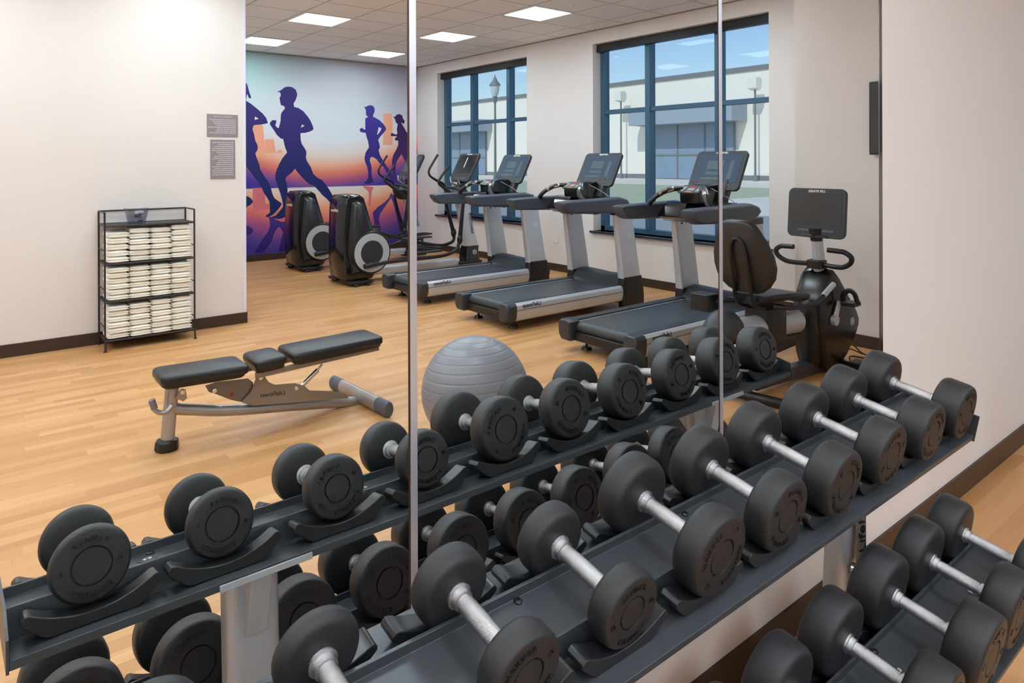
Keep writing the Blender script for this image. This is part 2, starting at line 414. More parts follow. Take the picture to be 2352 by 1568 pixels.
# ------------------------------------------------------------------ mural
def mural_mat():
    m = bpy.data.materials.new('sunset_print'); m.use_nodes = True; nt = m.node_tree; b = nt.nodes['Principled BSDF']
    tc = N(nt, 'ShaderNodeTexCoord'); sp = N(nt, 'ShaderNodeSeparateXYZ'); nt.links.new(tc.outputs['Object'], sp.inputs[0])
    x, z = sp.outputs['X'], sp.outputs['Z']
    H = 1.11          # horizon of the print
    def ramp(fac, stops):
        r = N(nt, 'ShaderNodeValToRGB'); e = r.color_ramp.elements
        e[0].position, e[0].color = stops[0][0], (*s2l(stops[0][1]), 1)
        e[1].position, e[1].color = stops[-1][0], (*s2l(stops[-1][1]), 1)
        for p, c in stops[1:-1]:
            k = e.new(p); k.color = (*s2l(c), 1)
        nt.links.new(fac, r.inputs['Fac']); return r.outputs['Color']
    def rng(o, a, c2): return math_(nt, 'DIVIDE', math_(nt, 'SUBTRACT', o, a), c2-a)
    def mix(f, a, c2):
        k = N(nt, 'ShaderNodeMix', data_type='RGBA'); k.clamp_factor = True
        for s_, v in (('Factor', f), ('A', a), ('B', c2)):
            if isinstance(v, tuple): k.inputs[s_].default_value = v
            else: nt.links.new(v, k.inputs[s_])
        return k.outputs['Result']
    # centre glow of the sky is paler: distance from x = 4.9 widens the warm band
    d = math_(nt, 'MULTIPLY', math_(nt, 'POWER', math_(nt, 'ABSOLUTE', math_(nt, 'SUBTRACT', x, 4.75)), 2.0), .16)
    zz = math_(nt, 'SUBTRACT', z, math_(nt, 'MINIMUM', d, .5))
    up = ramp(rng(zz, .9, 2.1), [(0, (70, 50, 150)), (.10, (84, 58, 150)), (.17, (112, 76, 150)), (.25, (176, 86, 126)), (.35, (226, 124, 104)), (.47, (240, 176, 148)), (.6, (232, 212, 204)), (.8, (222, 222, 228)), (1, (216, 219, 226))])
    teal = mix(math_(nt, 'MULTIPLY', rng(math_(nt, 'SUBTRACT', z, math_(nt, 'MULTIPLY', x, .5)), .45, 1.55), 1.0), up, (*s2l((150, 222, 216)), 1))
    grey = mix(math_(nt, 'MULTIPLY', rng(math_(nt, 'ADD', z, math_(nt, 'MULTIPLY', x, .28)), 3.6, 4.6), .9), teal, (*s2l((178, 176, 190)), 1))
    # water: mirrored sky
    d2 = math_(nt, 'MULTIPLY', math_(nt, 'POWER', math_(nt, 'ABSOLUTE', math_(nt, 'SUBTRACT', x, 4.75)), 2.0), .13)
    zl = math_(nt, 'SUBTRACT', z, math_(nt, 'MINIMUM', d2, .36))
    lo = ramp(rng(zl, .0, H), [(0, (66, 50, 140)), (.16, (92, 66, 150)), (.36, (170, 86, 132)), (.52, (226, 116, 108)), (.68, (240, 158, 118)), (.84, (238, 204, 184)), (1, (222, 220, 222))])
    c = mix(math_(nt, 'GREATER_THAN', z, H), lo, grey)
    nt.links.new(c, b.inputs['Base Color']); b.inputs['Roughness'].default_value = .45; b.inputs['Specular IOR Level'].default_value = .3
    return m
mural = MB().box(XT+.004, XW-.004, YM+.0005, YM+.003, .1, CZ-.02).build('mural', mural_mat())
tag(mural, 'sunset mural with dark runner silhouettes covering the whole end wall', 'mural')
def sil(name, pts, m, lay=1, base='8'):
    """outline traced in the photograph, laid on the mural at its place on the wall"""
    q = []
    for x, y in pts:
        p = at(560+x/5.88, 180+y/5.88, Y=-YM-.003)
        q.append((min(max(p.x, XT+.006), XW-.006), max(p.z, .101)))
    o = MB().prism(q, YM+.003+.0006*(lay-1), YM+.003+.0006*lay, 'y').build(name, m, mural)
    return o
def navy(name, top, bot, z0, z1):
    m = bpy.data.materials.new(name); m.use_nodes = True; nt = m.node_tree; b = nt.nodes['Principled BSDF']
    tc = N(nt, 'ShaderNodeTexCoord'); sp = N(nt, 'ShaderNodeSeparateXYZ'); nt.links.new(tc.outputs['Object'], sp.inputs[0])
    r = N(nt, 'ShaderNodeValToRGB'); r.color_ramp.elements[0].color = (*s2l(bot), 1); r.color_ramp.elements[1].color = (*s2l(top), 1)
    nt.links.new(math_(nt, 'DIVIDE', math_(nt, 'SUBTRACT', sp.outputs['Z'], z0), z1-z0), r.inputs['Fac'])
    nt.links.new(r.outputs['Color'], b.inputs['Base Color']); b.inputs['Roughness'].default_value = .45; b.inputs['Specular IOR Level'].default_value = .3
    return m
M_nav = navy('navy_print', (52, 40, 110), (22, 38, 98), .9, 2.2)
M_nav3 = navy('violet_print', (66, 52, 140), (50, 36, 112), 1.1, 2.2)
M_plum = navy('plum_print', (56, 28, 80), (72, 44, 110), 1.1, 2.2)
M_refl = navy('indigo_print', (78, 58, 136), (36, 24, 104), .1, .9)
M_pale = mat('pale_sky_print', (232, 222, 220), .45, spec=.3)
M_warm = mat('orange_block_print', (240, 166, 136), .45, spec=.3)
M_rose = mat('rose_block_print', (214, 112, 122), .45, spec=.3)
Z7 = 1293.6   # offset between the two tracing frames
lo_ = lambda P: [(x, y+Z7) for x, y in P]
sil('city_block', [(-60, 560), (130, 560), (260, 640), (278, 835), (285, 990), (285, 1050), (-60, 1050)], M_warm, 1)
sil('city_block', [(285, 822), (405, 818), (430, 990), (455, 990), (460, 970), (520, 965), (520, 1010), (285, 1010)], M_warm, 1)
sil('city_block', [(1885, 480), (1990, 470), (2010, 560), (2010, 900), (1880, 900)], M_warm, 1)
sil('city_block', lo_([(120, 188), (290, 180), (290, 400), (345, 400), (345, 470), (280, 475), (120, 500)]), M_rose, 1)
# runner silhouettes
sil('runner_silhouette', [(-20, 60), (28, 60), (45, 80), (62, 140), (75, 190), (95, 240), (98, 265), (80, 270), (65, 260), (55, 230), (45, 210), (35, 255), (28, 300), (100, 345), (180, 410), (250, 470), (300, 530), (322, 590), (322, 605), (240, 622), (140, 630), (125, 650), (118, 690), (140, 760), (155, 840), (185, 900), (190, 940), (180, 975), (155, 1010), (175, 1080), (210, 1160), (220, 1230), (270, 1310), (330, 1394), (365, 1474), (385, 1554), (410, 1614), (450, 1644), (500, 1679), (512, 1694), (490, 1734), (450, 1784), (400, 1834), (350, 1864), (300, 1869), (295, 1854), (350, 1814), (350, 1724), (345, 1664), (310, 1604), (265, 1534), (230, 1444), (160, 1354), (115, 1294), (40, 1200), (-60, 1120), (-120, 900), (-110, 600), (-100, 330), (-60, 280), (-70, 150), (-50, 80)], M_nav, 3)['label'] = 'runner nearest the wall corner, in front of the capped man'
sil('runner_silhouette', [(445, 178), (470, 182), (490, 190), (500, 215), (498, 235), (480, 268), (490, 285), (485, 300), (492, 318), (497, 345), (500, 360), (530, 368), (552, 385), (553, 410), (530, 435), (505, 470), (498, 520), (497, 570), (480, 640), (470, 672), (440, 655), (425, 630), (437, 600), (438, 560), (425, 562), (420, 570), (405, 560), (375, 570), (357, 595), (350, 615), (365, 640), (400, 690), (440, 755), (490, 805), (515, 818), (530, 815), (545, 880), (560, 940), (585, 1000), (555, 1035), (520, 1080), (480, 1150), (440, 1240), (425, 1310), (423, 1350), (445, 1420), (470, 1490), (495, 1560), (520, 1650), (530, 1734), (480, 1794), (430, 1854), (370, 1869), (400, 1889), (480, 1899), (540, 1879), (600, 1864), (670, 1839), (655, 1794), (620, 1744), (600, 1694), (595, 1594), (590, 1494), (580, 1424), (560, 1370), (575, 1330), (650, 1270), (692, 1220), (720, 1260), (780, 1330), (850, 1400), (900, 1434), (940, 1444), (1000, 1504), (1060, 1574), (1130, 1634), (1165, 1679), (1155, 1694), (1185, 1734), (1200, 1794), (1200, 1874), (1225, 1864), (1280, 1804), (1315, 1734), (1320, 1654), (1315, 1604), (1250, 1592), (1210, 1589), (1190, 1564), (1150, 1494), (1100, 1424), (1060, 1374), (1000, 1344), (965, 1314), (940, 1290), (900, 1190), (850, 1110), (838, 1070), (845, 1020), (845, 985), (820, 940), (780, 880), (768, 820), (765, 740), (830, 735), (900, 715), (940, 690), (935, 650), (900, 570), (860, 510), (800, 440), (740, 400), (680, 385), (672, 340), (700, 290), (718, 240), (720, 200), (700, 150), (650, 118), (600, 110), (550, 120), (520, 145), (490, 165)], M_nav, 2)['label'] = 'large capped runner in full stride'
sil('arm_gap', [(770, 665), (785, 622), (820, 642)], M_pale, 3)
sil('arm_gap', [(145, 560), (150, 515), (200, 545)], M_pale, 4)
sil('runner_silhouette', [(1622, 383), (1650, 385), (1670, 370), (1710, 360), (1750, 375), (1768, 415), (1765, 450), (1748, 490), (1745, 515), (1790, 540), (1835, 565), (1880, 610), (1915, 660), (1922, 690), (1900, 720), (1860, 765), (1840, 790), (1815, 830), (1830, 880), (1838, 930), (1820, 970), (1840, 1040), (1880, 1110), (1930, 1180), (1975, 1250), (2000, 1300), (2040, 1400), (2030, 1400), (1990, 1360), (1940, 1290), (1880, 1190), (1820, 1130), (1790, 1090), (1740, 1060), (1710, 1070), (1700, 1110), (1715, 1150), (1725, 1200), (1725, 1300), (1735, 1345), (1750, 1390), (1755, 1405), (1720, 1408), (1680, 1425), (1620, 1420), (1625, 1405), (1660, 1380), (1680, 1340), (1680, 1260), (1660, 1180), (1635, 1120), (1630, 1070), (1645, 1000), (1690, 930), (1680, 860), (1655, 780), (1645, 735), (1600, 730), (1570, 720), (1565, 680), (1590, 672), (1600, 660), (1612, 685), (1640, 690), (1640, 600), (1640, 540), (1680, 520), (1655, 500), (1648, 470), (1650, 440), (1640, 410)], M_nav3, 2)['label'] = 'smaller capped runner farther back'
sil('arm_gap', [(1800, 760), (1820, 660), (1858, 672), (1850, 700), (1815, 750)], M_pale, 3)
sil('runner_silhouette', [(2015, 520), (2045, 515), (2060, 492), (2100, 480), (2140, 500), (2150, 545), (2172, 570), (2170, 600), (2150, 618), (2140, 600), (2125, 600), (2150, 640), (2180, 690), (2195, 720), (2230, 760), (2235, 900), (2240, 1000), (2262, 1100), (2240, 1330), (2200, 1330), (2190, 1150), (2175, 1110), (2130, 1025), (2090, 1080), (2060, 1130), (2050, 1180), (2045, 1400), (2010, 1400), (2005, 1200), (2000, 1110), (2020, 1030), (2060, 960), (2085, 900), (2085, 840), (2050, 840), (2035, 815), (2070, 780), (2000, 780), (1982, 770), (1995, 735), (2060, 760), (2075, 740), (2065, 690), (2080, 620), (2050, 590), (2040, 545)], M_plum, 3)['label'] = 'ponytailed runner farthest back'
sil('foot_silhouette', lo_([(-30, 290), (28, 295), (60, 300), (100, 330), (125, 365), (105, 400), (70, 425), (45, 435), (28, 465), (-30, 470)]), M_nav, 2)
sil('water_reflection', lo_([(300, 570), (340, 590), (350, 640), (355, 700), (330, 770), (280, 840), (220, 930), (140, 1060), (250, 1060), (310, 1000), (380, 900), (400, 820), (440, 740), (480, 710), (510, 750), (530, 790), (510, 870), (490, 950), (465, 1040), (600, 1040), (620, 870), (620, 770), (650, 700), (670, 660), (580, 640), (500, 640), (430, 610), (370, 580)]), M_refl, 1)
sil('water_reflection', lo_([(1200, 580), (1230, 570), (1290, 640), (1310, 820), (1240, 1000), (1180, 1000), (1200, 800), (1180, 710), (1200, 650)]), M_refl, 1)
sil('water_reflection', lo_([(-30, 680), (70, 700), (120, 740), (130, 765), (100, 800), (60, 825), (-30, 820)]), M_refl, 1)
sil('water_reflection', lo_([(1605, 160), (1650, 160), (1700, 165), (1750, 170), (1745, 200), (1725, 240), (1720, 320), (1710, 440), (1680, 420), (1690, 320), (1685, 240), (1650, 200), (1620, 185)]), M_rose, 1)
sil('water_reflection', lo_([(1990, 250), (1960, 320), (1900, 380), (1800, 450), (1740, 520), (1770, 700), (1790, 800), (1835, 860), (1845, 700), (1820, 600), (1850, 520), (1920, 420), (1990, 320), (2020, 400), (2060, 560), (2100, 760), (2180, 800), (2160, 640), (2100, 560), (2050, 400), (2030, 300)]), M_refl, 1)

# ------------------------------------------------------------------ outside
M_conc = mat('pale_concrete', (214, 208, 196), .9, var=.04, vscale=.6)
M_grass = mat('mown_grass', (172, 180, 150), .95, var=.12, vscale=2)
M_road = mat('asphalt_road', (150, 152, 156), .9, var=.05, vscale=.5)
M_stucco = mat('cream_stucco', (232, 226, 214), .9, var=.02, vscale=.3)
M_dark = mat('dark_store_glazing', (128, 146, 164), .4)
M_trimg = mat('grey_metal_trim', (120, 122, 124), .5)
GZ = -.2
struct(MB().box(XW+.3, 140, -160, 40, GZ-.1, GZ).build('ground', M_conc))
g = tag(MB().box(20.5, 40, -75, -17, GZ, GZ+.015).build('grass_verge', M_grass), kind='structure')
struct(MB().box(9, 19.5, -160, 40, GZ, GZ+.01).build('road', M_road))
b = empty('store_building', (55, -60, GZ))
def pb(name, m, x0, x1, y0, y1, z0, z1, par=b, bev=0):
    o = MB().box(x0-55, x1-55, y0+60, y1+60, z0-GZ, z1-GZ).build(name, m, par, bev); return o
pb('facade', M_stucco, 55, 75, -120, 15, GZ, 9.55)
pb('parapet_cap', M_trimg, 54.85, 75, -120, 15, 9.55, 9.95)
pb('plinth', M_trimg, 54.9, 55, -120, 15, GZ, .25)
for y0, y1, zt in ((-44.0, -34.6, 5.1), (-81, -72, 5.6)):
    e_ = pb('entrance_glazing', M_dark, 54.8, 55, y0, y1, GZ+.05, zt)
    for k in range(4): MB().box(-.28, -.2, y0+60+(y1-y0)*k/3-.06, y0+60+(y1-y0)*k/3+.06, .05, zt-GZ).build('mullion', M_trimg, e_)
    MB().box(-.27, -.2, y0+60, y1+60, 2.3, 2.42).build('transom', M_trimg, e_)
    pb('canopy', mat('slate_canopy', (150, 160, 172), .6), 52.6, 55, y0-1.2, y1+1.2, zt, zt+1.5)
tag(b, 'long cream store building across the road with dark entrances, seen through the windows', 'building')
def lamp(x, y, zt, box, lab):
    o = empty('street_lamp', (x, y, GZ)); h = zt-GZ
    if box:
        m = MB(); m.cyl((0, 0, 0), (0, 0, h-.8), .1, .08); m.cyl((0, 0, 0), (0, 0, .5), .22, .2); m.build('lamp_pole', M_trimg, o)
        MB().prism([(-.55, h-.15), (-.5, h-1.0), (.15, h-1.15), (.4, h-.85), (.4, h-.2), (.1, h)], -.42, .42, 'y').build('lamp_head', mat('pale_lamp_housing', (226, 224, 214), .6), o, .03)
    else:
        m = MB(); m.cyl((0, 0, 0), (0, 0, h-1.6), .1, .07); m.cyl((0, 0, 0), (0, 0, .9), .2, .12); m.cyl((0, 0, h-2.0), (0, 0, h-1.55), .12, .17); m.build('lamp_pole', M_trimg, o)
        MB().lathe([(0, .17), (.25, .27), (.75, .34), (.8, .34)], (0, 0, h-1.55), (0, 0, 1), 16).build('lantern_glass', mat('frosted_lantern', (205, 205, 205), .5), o)
        MB().lathe([(0, .42), (.1, .38), (.3, .2), (.5, .12), (.62, .05), (.8, .01)], (0, 0, h-.78), (0, 0, 1), 16).build('lantern_roof', M_trimg, o)
    tag(o, lab, 'street lamp')
lamp(53.5, -47.0, 8.8, True, 'box-headed lamp pole before the store, seen through the window beside the middle treadmill')
lamp(53.5, -31.7, 8.75, True, 'box-headed lamp pole nearest the road bend, seen through the window behind the nearest treadmill')
lamp(30, -37.77, 7.75, False, 'lantern-topped street lamp seen through the window beside the mural wall')
# ------------------------------------------------------------------ dumbbell rack
PHI = .185
CP, SP = math.cos(PHI), math.sin(PHI)
XA, XB = .062, 2.288
def shelf(root, y0, z0, lab_specs):
    """two-tier shelf tray; s runs up towards the wall, n is its normal"""
    def G(p): return (y0+p[0]*CP-p[1]*SP, z0+p[0]*SP+p[1]*CP)
    top = [(-.142, -.060), (-.142, -.046), (-.063, -.046), (-.058, .0), (-.052, .0), (-.050, -.016), (.050, -.016), (.052, .0), (.058, .0), (.063, -.046), (.150, -.046), (.150, -.060)]
    bot = [(.147, -.060), (.147, -.049), (.060, -.049), (.0555, -.003), (.0535, -.003), (.0525, -.019), (-.0525, -.019), (-.0535, -.003), (-.0555, -.003), (-.060, -.049), (-.139, -.049), (-.139, -.060)]
    t = MB().prism([G(p) for p in top+bot], XA, XB, 'x').build('shelf_tray', M_rackgrey, root, .0008)
    for xa in (XA-.004, XB):
        MB().prism([G(p) for p in [(-.146, -.063), (-.146, .014), (.09, .010), (.153, -.016), (.153, -.063)]], xa, xa+.004, 'x').build('end_plate', M_rackgrey, t)
    m = MB()
    for x, sb in ((.29, .043), (.29, -.039), (.728, .043), (.728, -.039), (1.176, .043), (1.176, -.039), (1.62, .043), (1.62, -.039), (2.058, .043), (2.058, -.039)):
        m = MB(); a = G((sb, -.016)); b2 = G((sb, -.0115)); m.lathe([(0, .0075), (.002, .0075), (.0045, .005), (.0045, .003), (.002, .003), (.002, 0)], (x, *a), (0, b2[0]-a[0], b2[1]-a[1]), 12)
        m.build('bolt', M_chrome if 0 else M_black, t)
    # saddles
    for X in XS:
        for s0, s1 in ((-.112, -.076), (.080, .118)):
            xs_ = [-.100, -.094, -.088]+[-.088+.176*i/14 for i in range(1, 14)]+[.088, .094, .100]
            rings = []
            for x in xs_:
                nt_ = -.028+.0245*(x/.088)**2 if abs(x) <= .0881 else (-.003 if abs(x) < .095 else -.010)
                nb_ = max(-.0459, min(nt_-.004, -.0459+(abs(x)-.068)/.032*.030)) if abs(x) > .068 else -.0459
                rings.append([(X+x, *G((s0, nb_))), (X+x, *G((s1, nb_))), (X+x, *G((s1, nt_))), (X+x, *G((s0, nt_)))])
            MB().loft(rings).build('dumbbell_saddle', M_saddle, t, .0015)
    return t, G
XS = [2.183, 1.952, 1.728, 1.492, 1.271, 1.050, .827, .612, .388, .178]
rack = empty('dumbbell_rack', (0, 0, 0))
T1, G1 = shelf(rack, -.292, .7775, None)
T2, G2 = shelf(rack, -.479, .3965, None)
def tray_label(G, X, txt, par):
    o = Vector((X, *G((-.012, -.0155)))); u = Vector((1, 0, 0)); v = Vector((0, CP, SP))
    MB().lathe([(0, .017), (.0006, .0168)], o, u.cross(v), 28).build('label_disc', mat('dark_label', (58, 62, 72), .3), par)
    m = MB(); line_text(m, txt, .0125, o+u.cross(v)*.0007-v*.004, u, v, .0002, bold=.0003); m.build('label_number', M_white, par)
for X, t in ((2.06, '25.0'), (1.61, '20.0'), (1.16, '15.0'), (.722, '10.0'), (.28, '5.0')): tray_label(G1, X, t, T1)
for X, t in ((2.06, '50.0'), (1.61, '45.0'), (1.16, '40.0'), (.722, '35.0'), (.28, '30.0')): tray_label(G2, X, t, T2)
for X in (.447, 1.905):
    m = MB()
    rings = []
    for z, yy in ((.03, -.205), (.4, -.222), (.725, -.240)):
        rings.append([(X+.052*math.copysign(abs(math.cos(a))**.7, math.cos(a)), yy+.036*math.copysign(abs(math.sin(a))**.7, math.sin(a)), z) for a in [2*PI*i/28 for i in range(28)]])
    p = m.loft(rings).build('upright', M_silver, rack)
    # flat arms that carry the shelves
    for G, nm in ((G1, 'shelf_arm'), (G2, 'shelf_arm')):
        m = MB(); pl = [G((s, n)) for s, n in ((-.134, -.062), (.152, -.062), (.152, -.050), (-.134, -.050))]
        m.prism(pl, X-.085, X+.085, 'x').build(nm, M_silver, rack, .001)
        m = MB(); q = [G((-.10, -.063)), G((.12, -.063)), (-.19, G((.12, -.063))[1]-.13), (-.25, G((.12, -.063))[1]-.15)]
        if G is G2: q = [G((-.10, -.063)), G((.14, -.063)), (-.20, G((.12, -.063))[1]+.02), (-.20, .23), (-.26, .22)]
        m.prism(q, X-.02, X+.02, 'x').build('gusset', M_silver, rack, .002)
    MB().prism(rrect(-.66, -.12, 0, .05, .012), X-.05, X+.05, 'x').build('foot_bar', M_silver, rack, .006)
    m = MB(); m.cyl((X-.02, -.262, .40), (X-.02, -.29, .40), .016); m.cyl((X-.02, -.29, .40), (X-.02, -.30, .40), .024); m.build('adjust_knob', M_chrome, rack, .002)
    MB().box(X-.026, X+.030, -.2765, -.274, .40, .70).build('logo_plate', M_taupe, rack)
    m = MB(); line_text(m, 'LifeFitness', .052, (X+.02, -.2768, .55), (0, .03, 1), (-1, 0, 0), .0003, .25, .0006); m.build('logo_lettering', M_ink, rack)
tag(rack, 'two-tier charcoal dumbbell rack with silver uprights in front of the mirror', 'dumbbell rack')

def dumbbell_proto(r, T, L, lb):
    root = empty('dumbbell')
    h = L/2
    prof = [(0, .0212), (.0035, .0212), (.0045, .0172), (.0145, .0168), (.015, .0125), (.0175, .0125), (.018, .0142), (h, .0150)]
    full = prof+[(L-t, q) for t, q in reversed(prof[:-1])]
    M_kn = mat('knurled_chrome', (214, 214, 216), .24, metal=1, bump=.5, bscale=1500)
    MB().lathe(full, (0, -h, 0), (0, 1, 0), 28).build('handle', M_kn, root)
    for sg in (-1, 1):
        rr = r; bk_ = .50 if lb == 5 else .44
        pf = [(0, .0), (0, .5*rr), (.0015, .8*rr), (.004, .91*rr), (.009, .965*rr), (.017, rr), (T-.016, rr), (T-.008, .985*rr), (T-.003, .955*rr), (T-.0005, .915*rr), (T, .88*rr), (T, (bk_+.012)*rr), (T-.004, bk_*rr), (T-.004, (bk_-.03)*rr), (T-.0004, (bk_-.045)*rr), (T-.0004, .0)]
        hd = MB().lathe(pf, (0, sg*h, 0), (0, sg, 0), 56).build('weight_head', M_rubber, root, ang=50)
        m = MB(); u = Vector((-sg, 0, 0)) if sg > 0 else Vector((1, 0, 0)); v = Vector((0, 0, 1)); yf = sg*(h+T+.0001)
        def ring(txt, R, size, bottom):
            step = size*.80/R; n = len(txt)
            for i, ch in enumerate(txt):
                th = (i-(n-1)/2)*step
                if not bottom: o_ = u*math.sin(th)*R+v*math.cos(th)*R; ur = u*math.cos(th)-v*math.sin(th); up = u*math.sin(th)+v*math.cos(th)
                else: o_ = u*math.sin(th)*R-v*math.cos(th)*R; ur = u*math.cos(th)+v*math.sin(th); up = -u*math.sin(th)+v*math.cos(th)
                o_.y = yf
                line_text(m, ch, size, o_, ur, up, .0014, bold=.0003)
        ring('HAMMER', .62*rr, .19*rr, False); ring('STRENGTH', .79*rr, .18*rr, True)
        for q in (-1, 1): line_text(m, str(lb), .18*rr, (q*.70*rr*u.x, yf, -.06*rr), u, v, .0014, bold=.0003)
        tmp = m.build('x', M_letter); me = hd.data; off = len(me.materials); me.materials.append(M_letter)
        bm_ = bmesh.new(); bm_.from_mesh(me); nf = len(bm_.faces); bm_.from_mesh(tmp.data); bm_.faces.ensure_lookup_table()
        for f_ in bm_.faces[nf:]: f_.material_index = 1
        bm_.to_mesh(me); bm_.free(); bpy.data.objects.remove(tmp); me.set_sharp_from_angle(angle=math.radians(50))
    return root
PROTO = {}
def spec(tier, i):
    """head radius, head thickness, handle length, pounds for each pair"""
    if tier == 1: return [(.0765, .076, .122, 25), (.0765, .068, .122, 20), (.0765, .058, .122, 15), (.0630, .047, .125, 10), (.0615, .034, .125, 5)][i//2]
    return [(.082, .078, .122, 50), (.091, .072, .122, 50), (.091, .078, .122, 45), (.086, .074, .122, 45), (.084, .072, .122, 40), (.084, .070, .122, 40), (.082, .066, .122, 35), (.082, .066, .122, 35), (.082, .060, .122, 30), (.082, .060, .122, 30)][i]
SPIN = [[.15, .5, -.35, .8, .45, -.9, -.1, -.5, .2, 0, -.1], [.1, -.3, .2, 1.1, .4, -.2, .7, .1, -.4, .3]]
ORD = ['first', 'second', 'third', 'fourth', 'fifth', 'sixth', 'seventh', 'eighth', 'ninth', 'tenth']
for tier, G in ((1, G1), (2, G2)):
    for i, X in enumerate(XS):
        sp_ = spec(tier, i)
        if sp_ not in PROTO: o = PROTO[sp_] = dumbbell_proto(*sp_)
        else: o = copy_tree(PROTO[sp_])
        n = -.0278+sp_[0]+.0004
        y, z = G((-.004, n))
        o.location = (X, y, z); o.rotation_mode = 'YXZ'; o.rotation_euler = (PHI, SPIN[tier-1][i], 0)
        tag(o, '%s black round-head dumbbell from the bare wall end on the %s rack tier' % (ORD[i], 'upper' if tier == 1 else 'lower'), 'dumbbell', 'dumbbells on the %s rack tier' % ('upper' if tier == 1 else 'lower'))

# ------------------------------------------------------------------ exercise ball
R_ = .285
prof = []
nn = 96
for k in range(nn+1):
    a = PI*k/nn; r = R_
    prof.append((R_-R_*math.cos(a), R_*math.sin(a)))
rb = []
for k in range(0, 241):
    a = PI*k/240; lat = a-PI/2; g = 0
    if abs(lat) < 1.25:
        ph = (lat/.17) % 1.0
        if ph < .13: g = .003*math.sin(PI*ph/.13)
    rb.append((R_-(R_-g)*math.cos(a), (R_-g)*math.sin(a)))
ball = MB().lathe(rb, (0, 0, -R_), (0, 0, 1), 72).build('exercise_ball', M_ball, ang=80)
ball.location = (2.16, -1.85, R_); ball.rotation_euler = (.06, -.04, .4)
tag(ball, 'silver-grey ribbed exercise ball on the wood floor, seen in the mirror', 'exercise ball')

# ------------------------------------------------------------------ weight bench
BY = -2.82
bench = empty('weight_bench', (.86, BY, 0))
def bw(mb, name, m, bev=0, par=bench, **k):
    o = mb.build(name, m, None, bev, **k); o.parent = par; w = Vector(bench.location)
    o.matrix_parent_inverse = Matrix.Translation(-w); return o
def pad(x0, x1, z0, z1, name, w=.135, th=.046, taper=0):
    z0 += .016; z1 += .016
    dx, dz = x1-x0, z1-z0; L = math.hypot(dx, dz)
    M = frame_M((x0, BY, z0), (dx, 0, dz), (0, 1, 0))
    m = MB()
    rings = []
    for t, k in ((0, .95), (.004, .985), (.016, 1), (.034, .99), (.042, .955), (th, .89)):
        rings.append([M @ Vector((L/2+(L/2-(1-k)*.10)*(1 if p[0] > 0 else -1)+(p[0]-(1 if p[0] > 0 else -1)), p[1]*(w-(1-k)*.10), t)) if False else M @ Vector((L/2+p[0]*(L/2-(1-k)*.12), p[1]*(w-(1-k)*.12)*(1-taper*(1-p[0])/2), t)) for p in
                      [(max(-1, min(1, a)), max(-1, min(1, b2))) for a, b2 in [(q[0]/(L/2), q[1]/w) for q in rrect(-L/2, L/2, -w, w, .035, 5)]]])
    m.loft(rings); o = bw(m, name, M_vinyl, 0, ang=60)
    m = MB(); m.loft([[M @ Vector((L/2+p[0]*k, p[1]*k, t)) for p in rrect(-L/2+.008, L/2-.008, -w*(1-taper)+.010, w*(1-taper)-.010, .03, 4)] for t, k in ((-.024, .93), (-.014, .985), (0, 1))])
    q = m.build('pad_base', M_black, o)
    return o
pad(.815, 1.255, .352, .337, 'seat_pad', taper=.12)
pad(1.290, 1.468, .345, .352, 'middle_pad', w=.13)
pad(1.495, 2.075, .352, .362, 'back_pad')
m = MB()
for q in (-.09, .07): m.prism([(1.30, .306), (2.06, .330), (2.06, .356), (1.30, .336)], BY+q, BY+q+.02, 'y')
bw(m, 'pad_support', M_taupe, .001)
PB = lambda a, b2, Y=2.82: at(300+a/3.5636, 720+b2/3.5636, Y=Y)
pts = [PB(a, b2) for a, b2 in ((355, 772), (400, 780), (520, 785), (700, 792), (900, 785), (1100, 770), (1500, 740), (1880, 716))]
m = MB(); m.tube(pts, .031, seg=16, sub=5); bw(m, 'main_beam', M_benchm)
m = MB(); m.tube([(.868, BY, .03), (.878, BY, .16), (.892, BY, .318)], .036, seg=20, flat=.8); bw(m, 'front_post', M_benchm)
m = MB(); m.lathe([(0, .058), (.012, .062), (.05, .058), (.055, .045)], (.866, BY, 0), (0.02, 0, 1), 8); bw(m, 'rubber_foot', M_black, .006)
m = MB(); m.tube([(1.985, BY+.30, .047), (1.955, BY-.30, .047)], .045, seg=18, flat=.7, sub=1); bw(m, 'rear_crossbar', M_benchm)
for a, b2 in ((.22, .345), (-.22, -.345)):
    m = MB(); m.tube([(1.97+a*.05, BY+a, .047), (1.97+b2*.05, BY+b2, .047)], .0465, seg=18, flat=.72, sub=1); bw(m, 'end_cap', mat('slate_rubber_cap', (84, 90, 104), .5), .006)
m = MB(); m.tube([(.885, BY+.03, .235), (.862, BY+.04, .215), (.83, BY+.04, .212), (.80, BY+.04, .235), (.785, BY+.04, .285)], .0125); bw(m, 'lift_handle', M_benchm)
m = MB(); m.tube([(.800, BY+.04, .24), (.786, BY+.04, .288)], .0165, sub=1); bw(m, 'handle_grip', mat('lilac_grey_grip', (120, 118, 130), .5))
def side(pts, y, name, m_, th=.006):
    P_ = [at(300+a/3.5636, 720+b2/3.5636, Y=-y) for a, b2 in pts]
    return bw(MB().prism([(p.x, p.z) for p in P_], y-th/2, y+th/2, 'y'), name, m_, .001)
for yy in (BY+.045, BY-.045):
    side([(905, 725), (985, 640), (1030, 515), (1060, 500), (1095, 508), (1130, 560), (1180, 582), (1340, 568), (1420, 590), (1465, 628), (1600, 632), (1700, 640), (1790, 690), (1500, 715), (1200, 738), (1000, 752)], yy, 'side_plate', M_taupe)
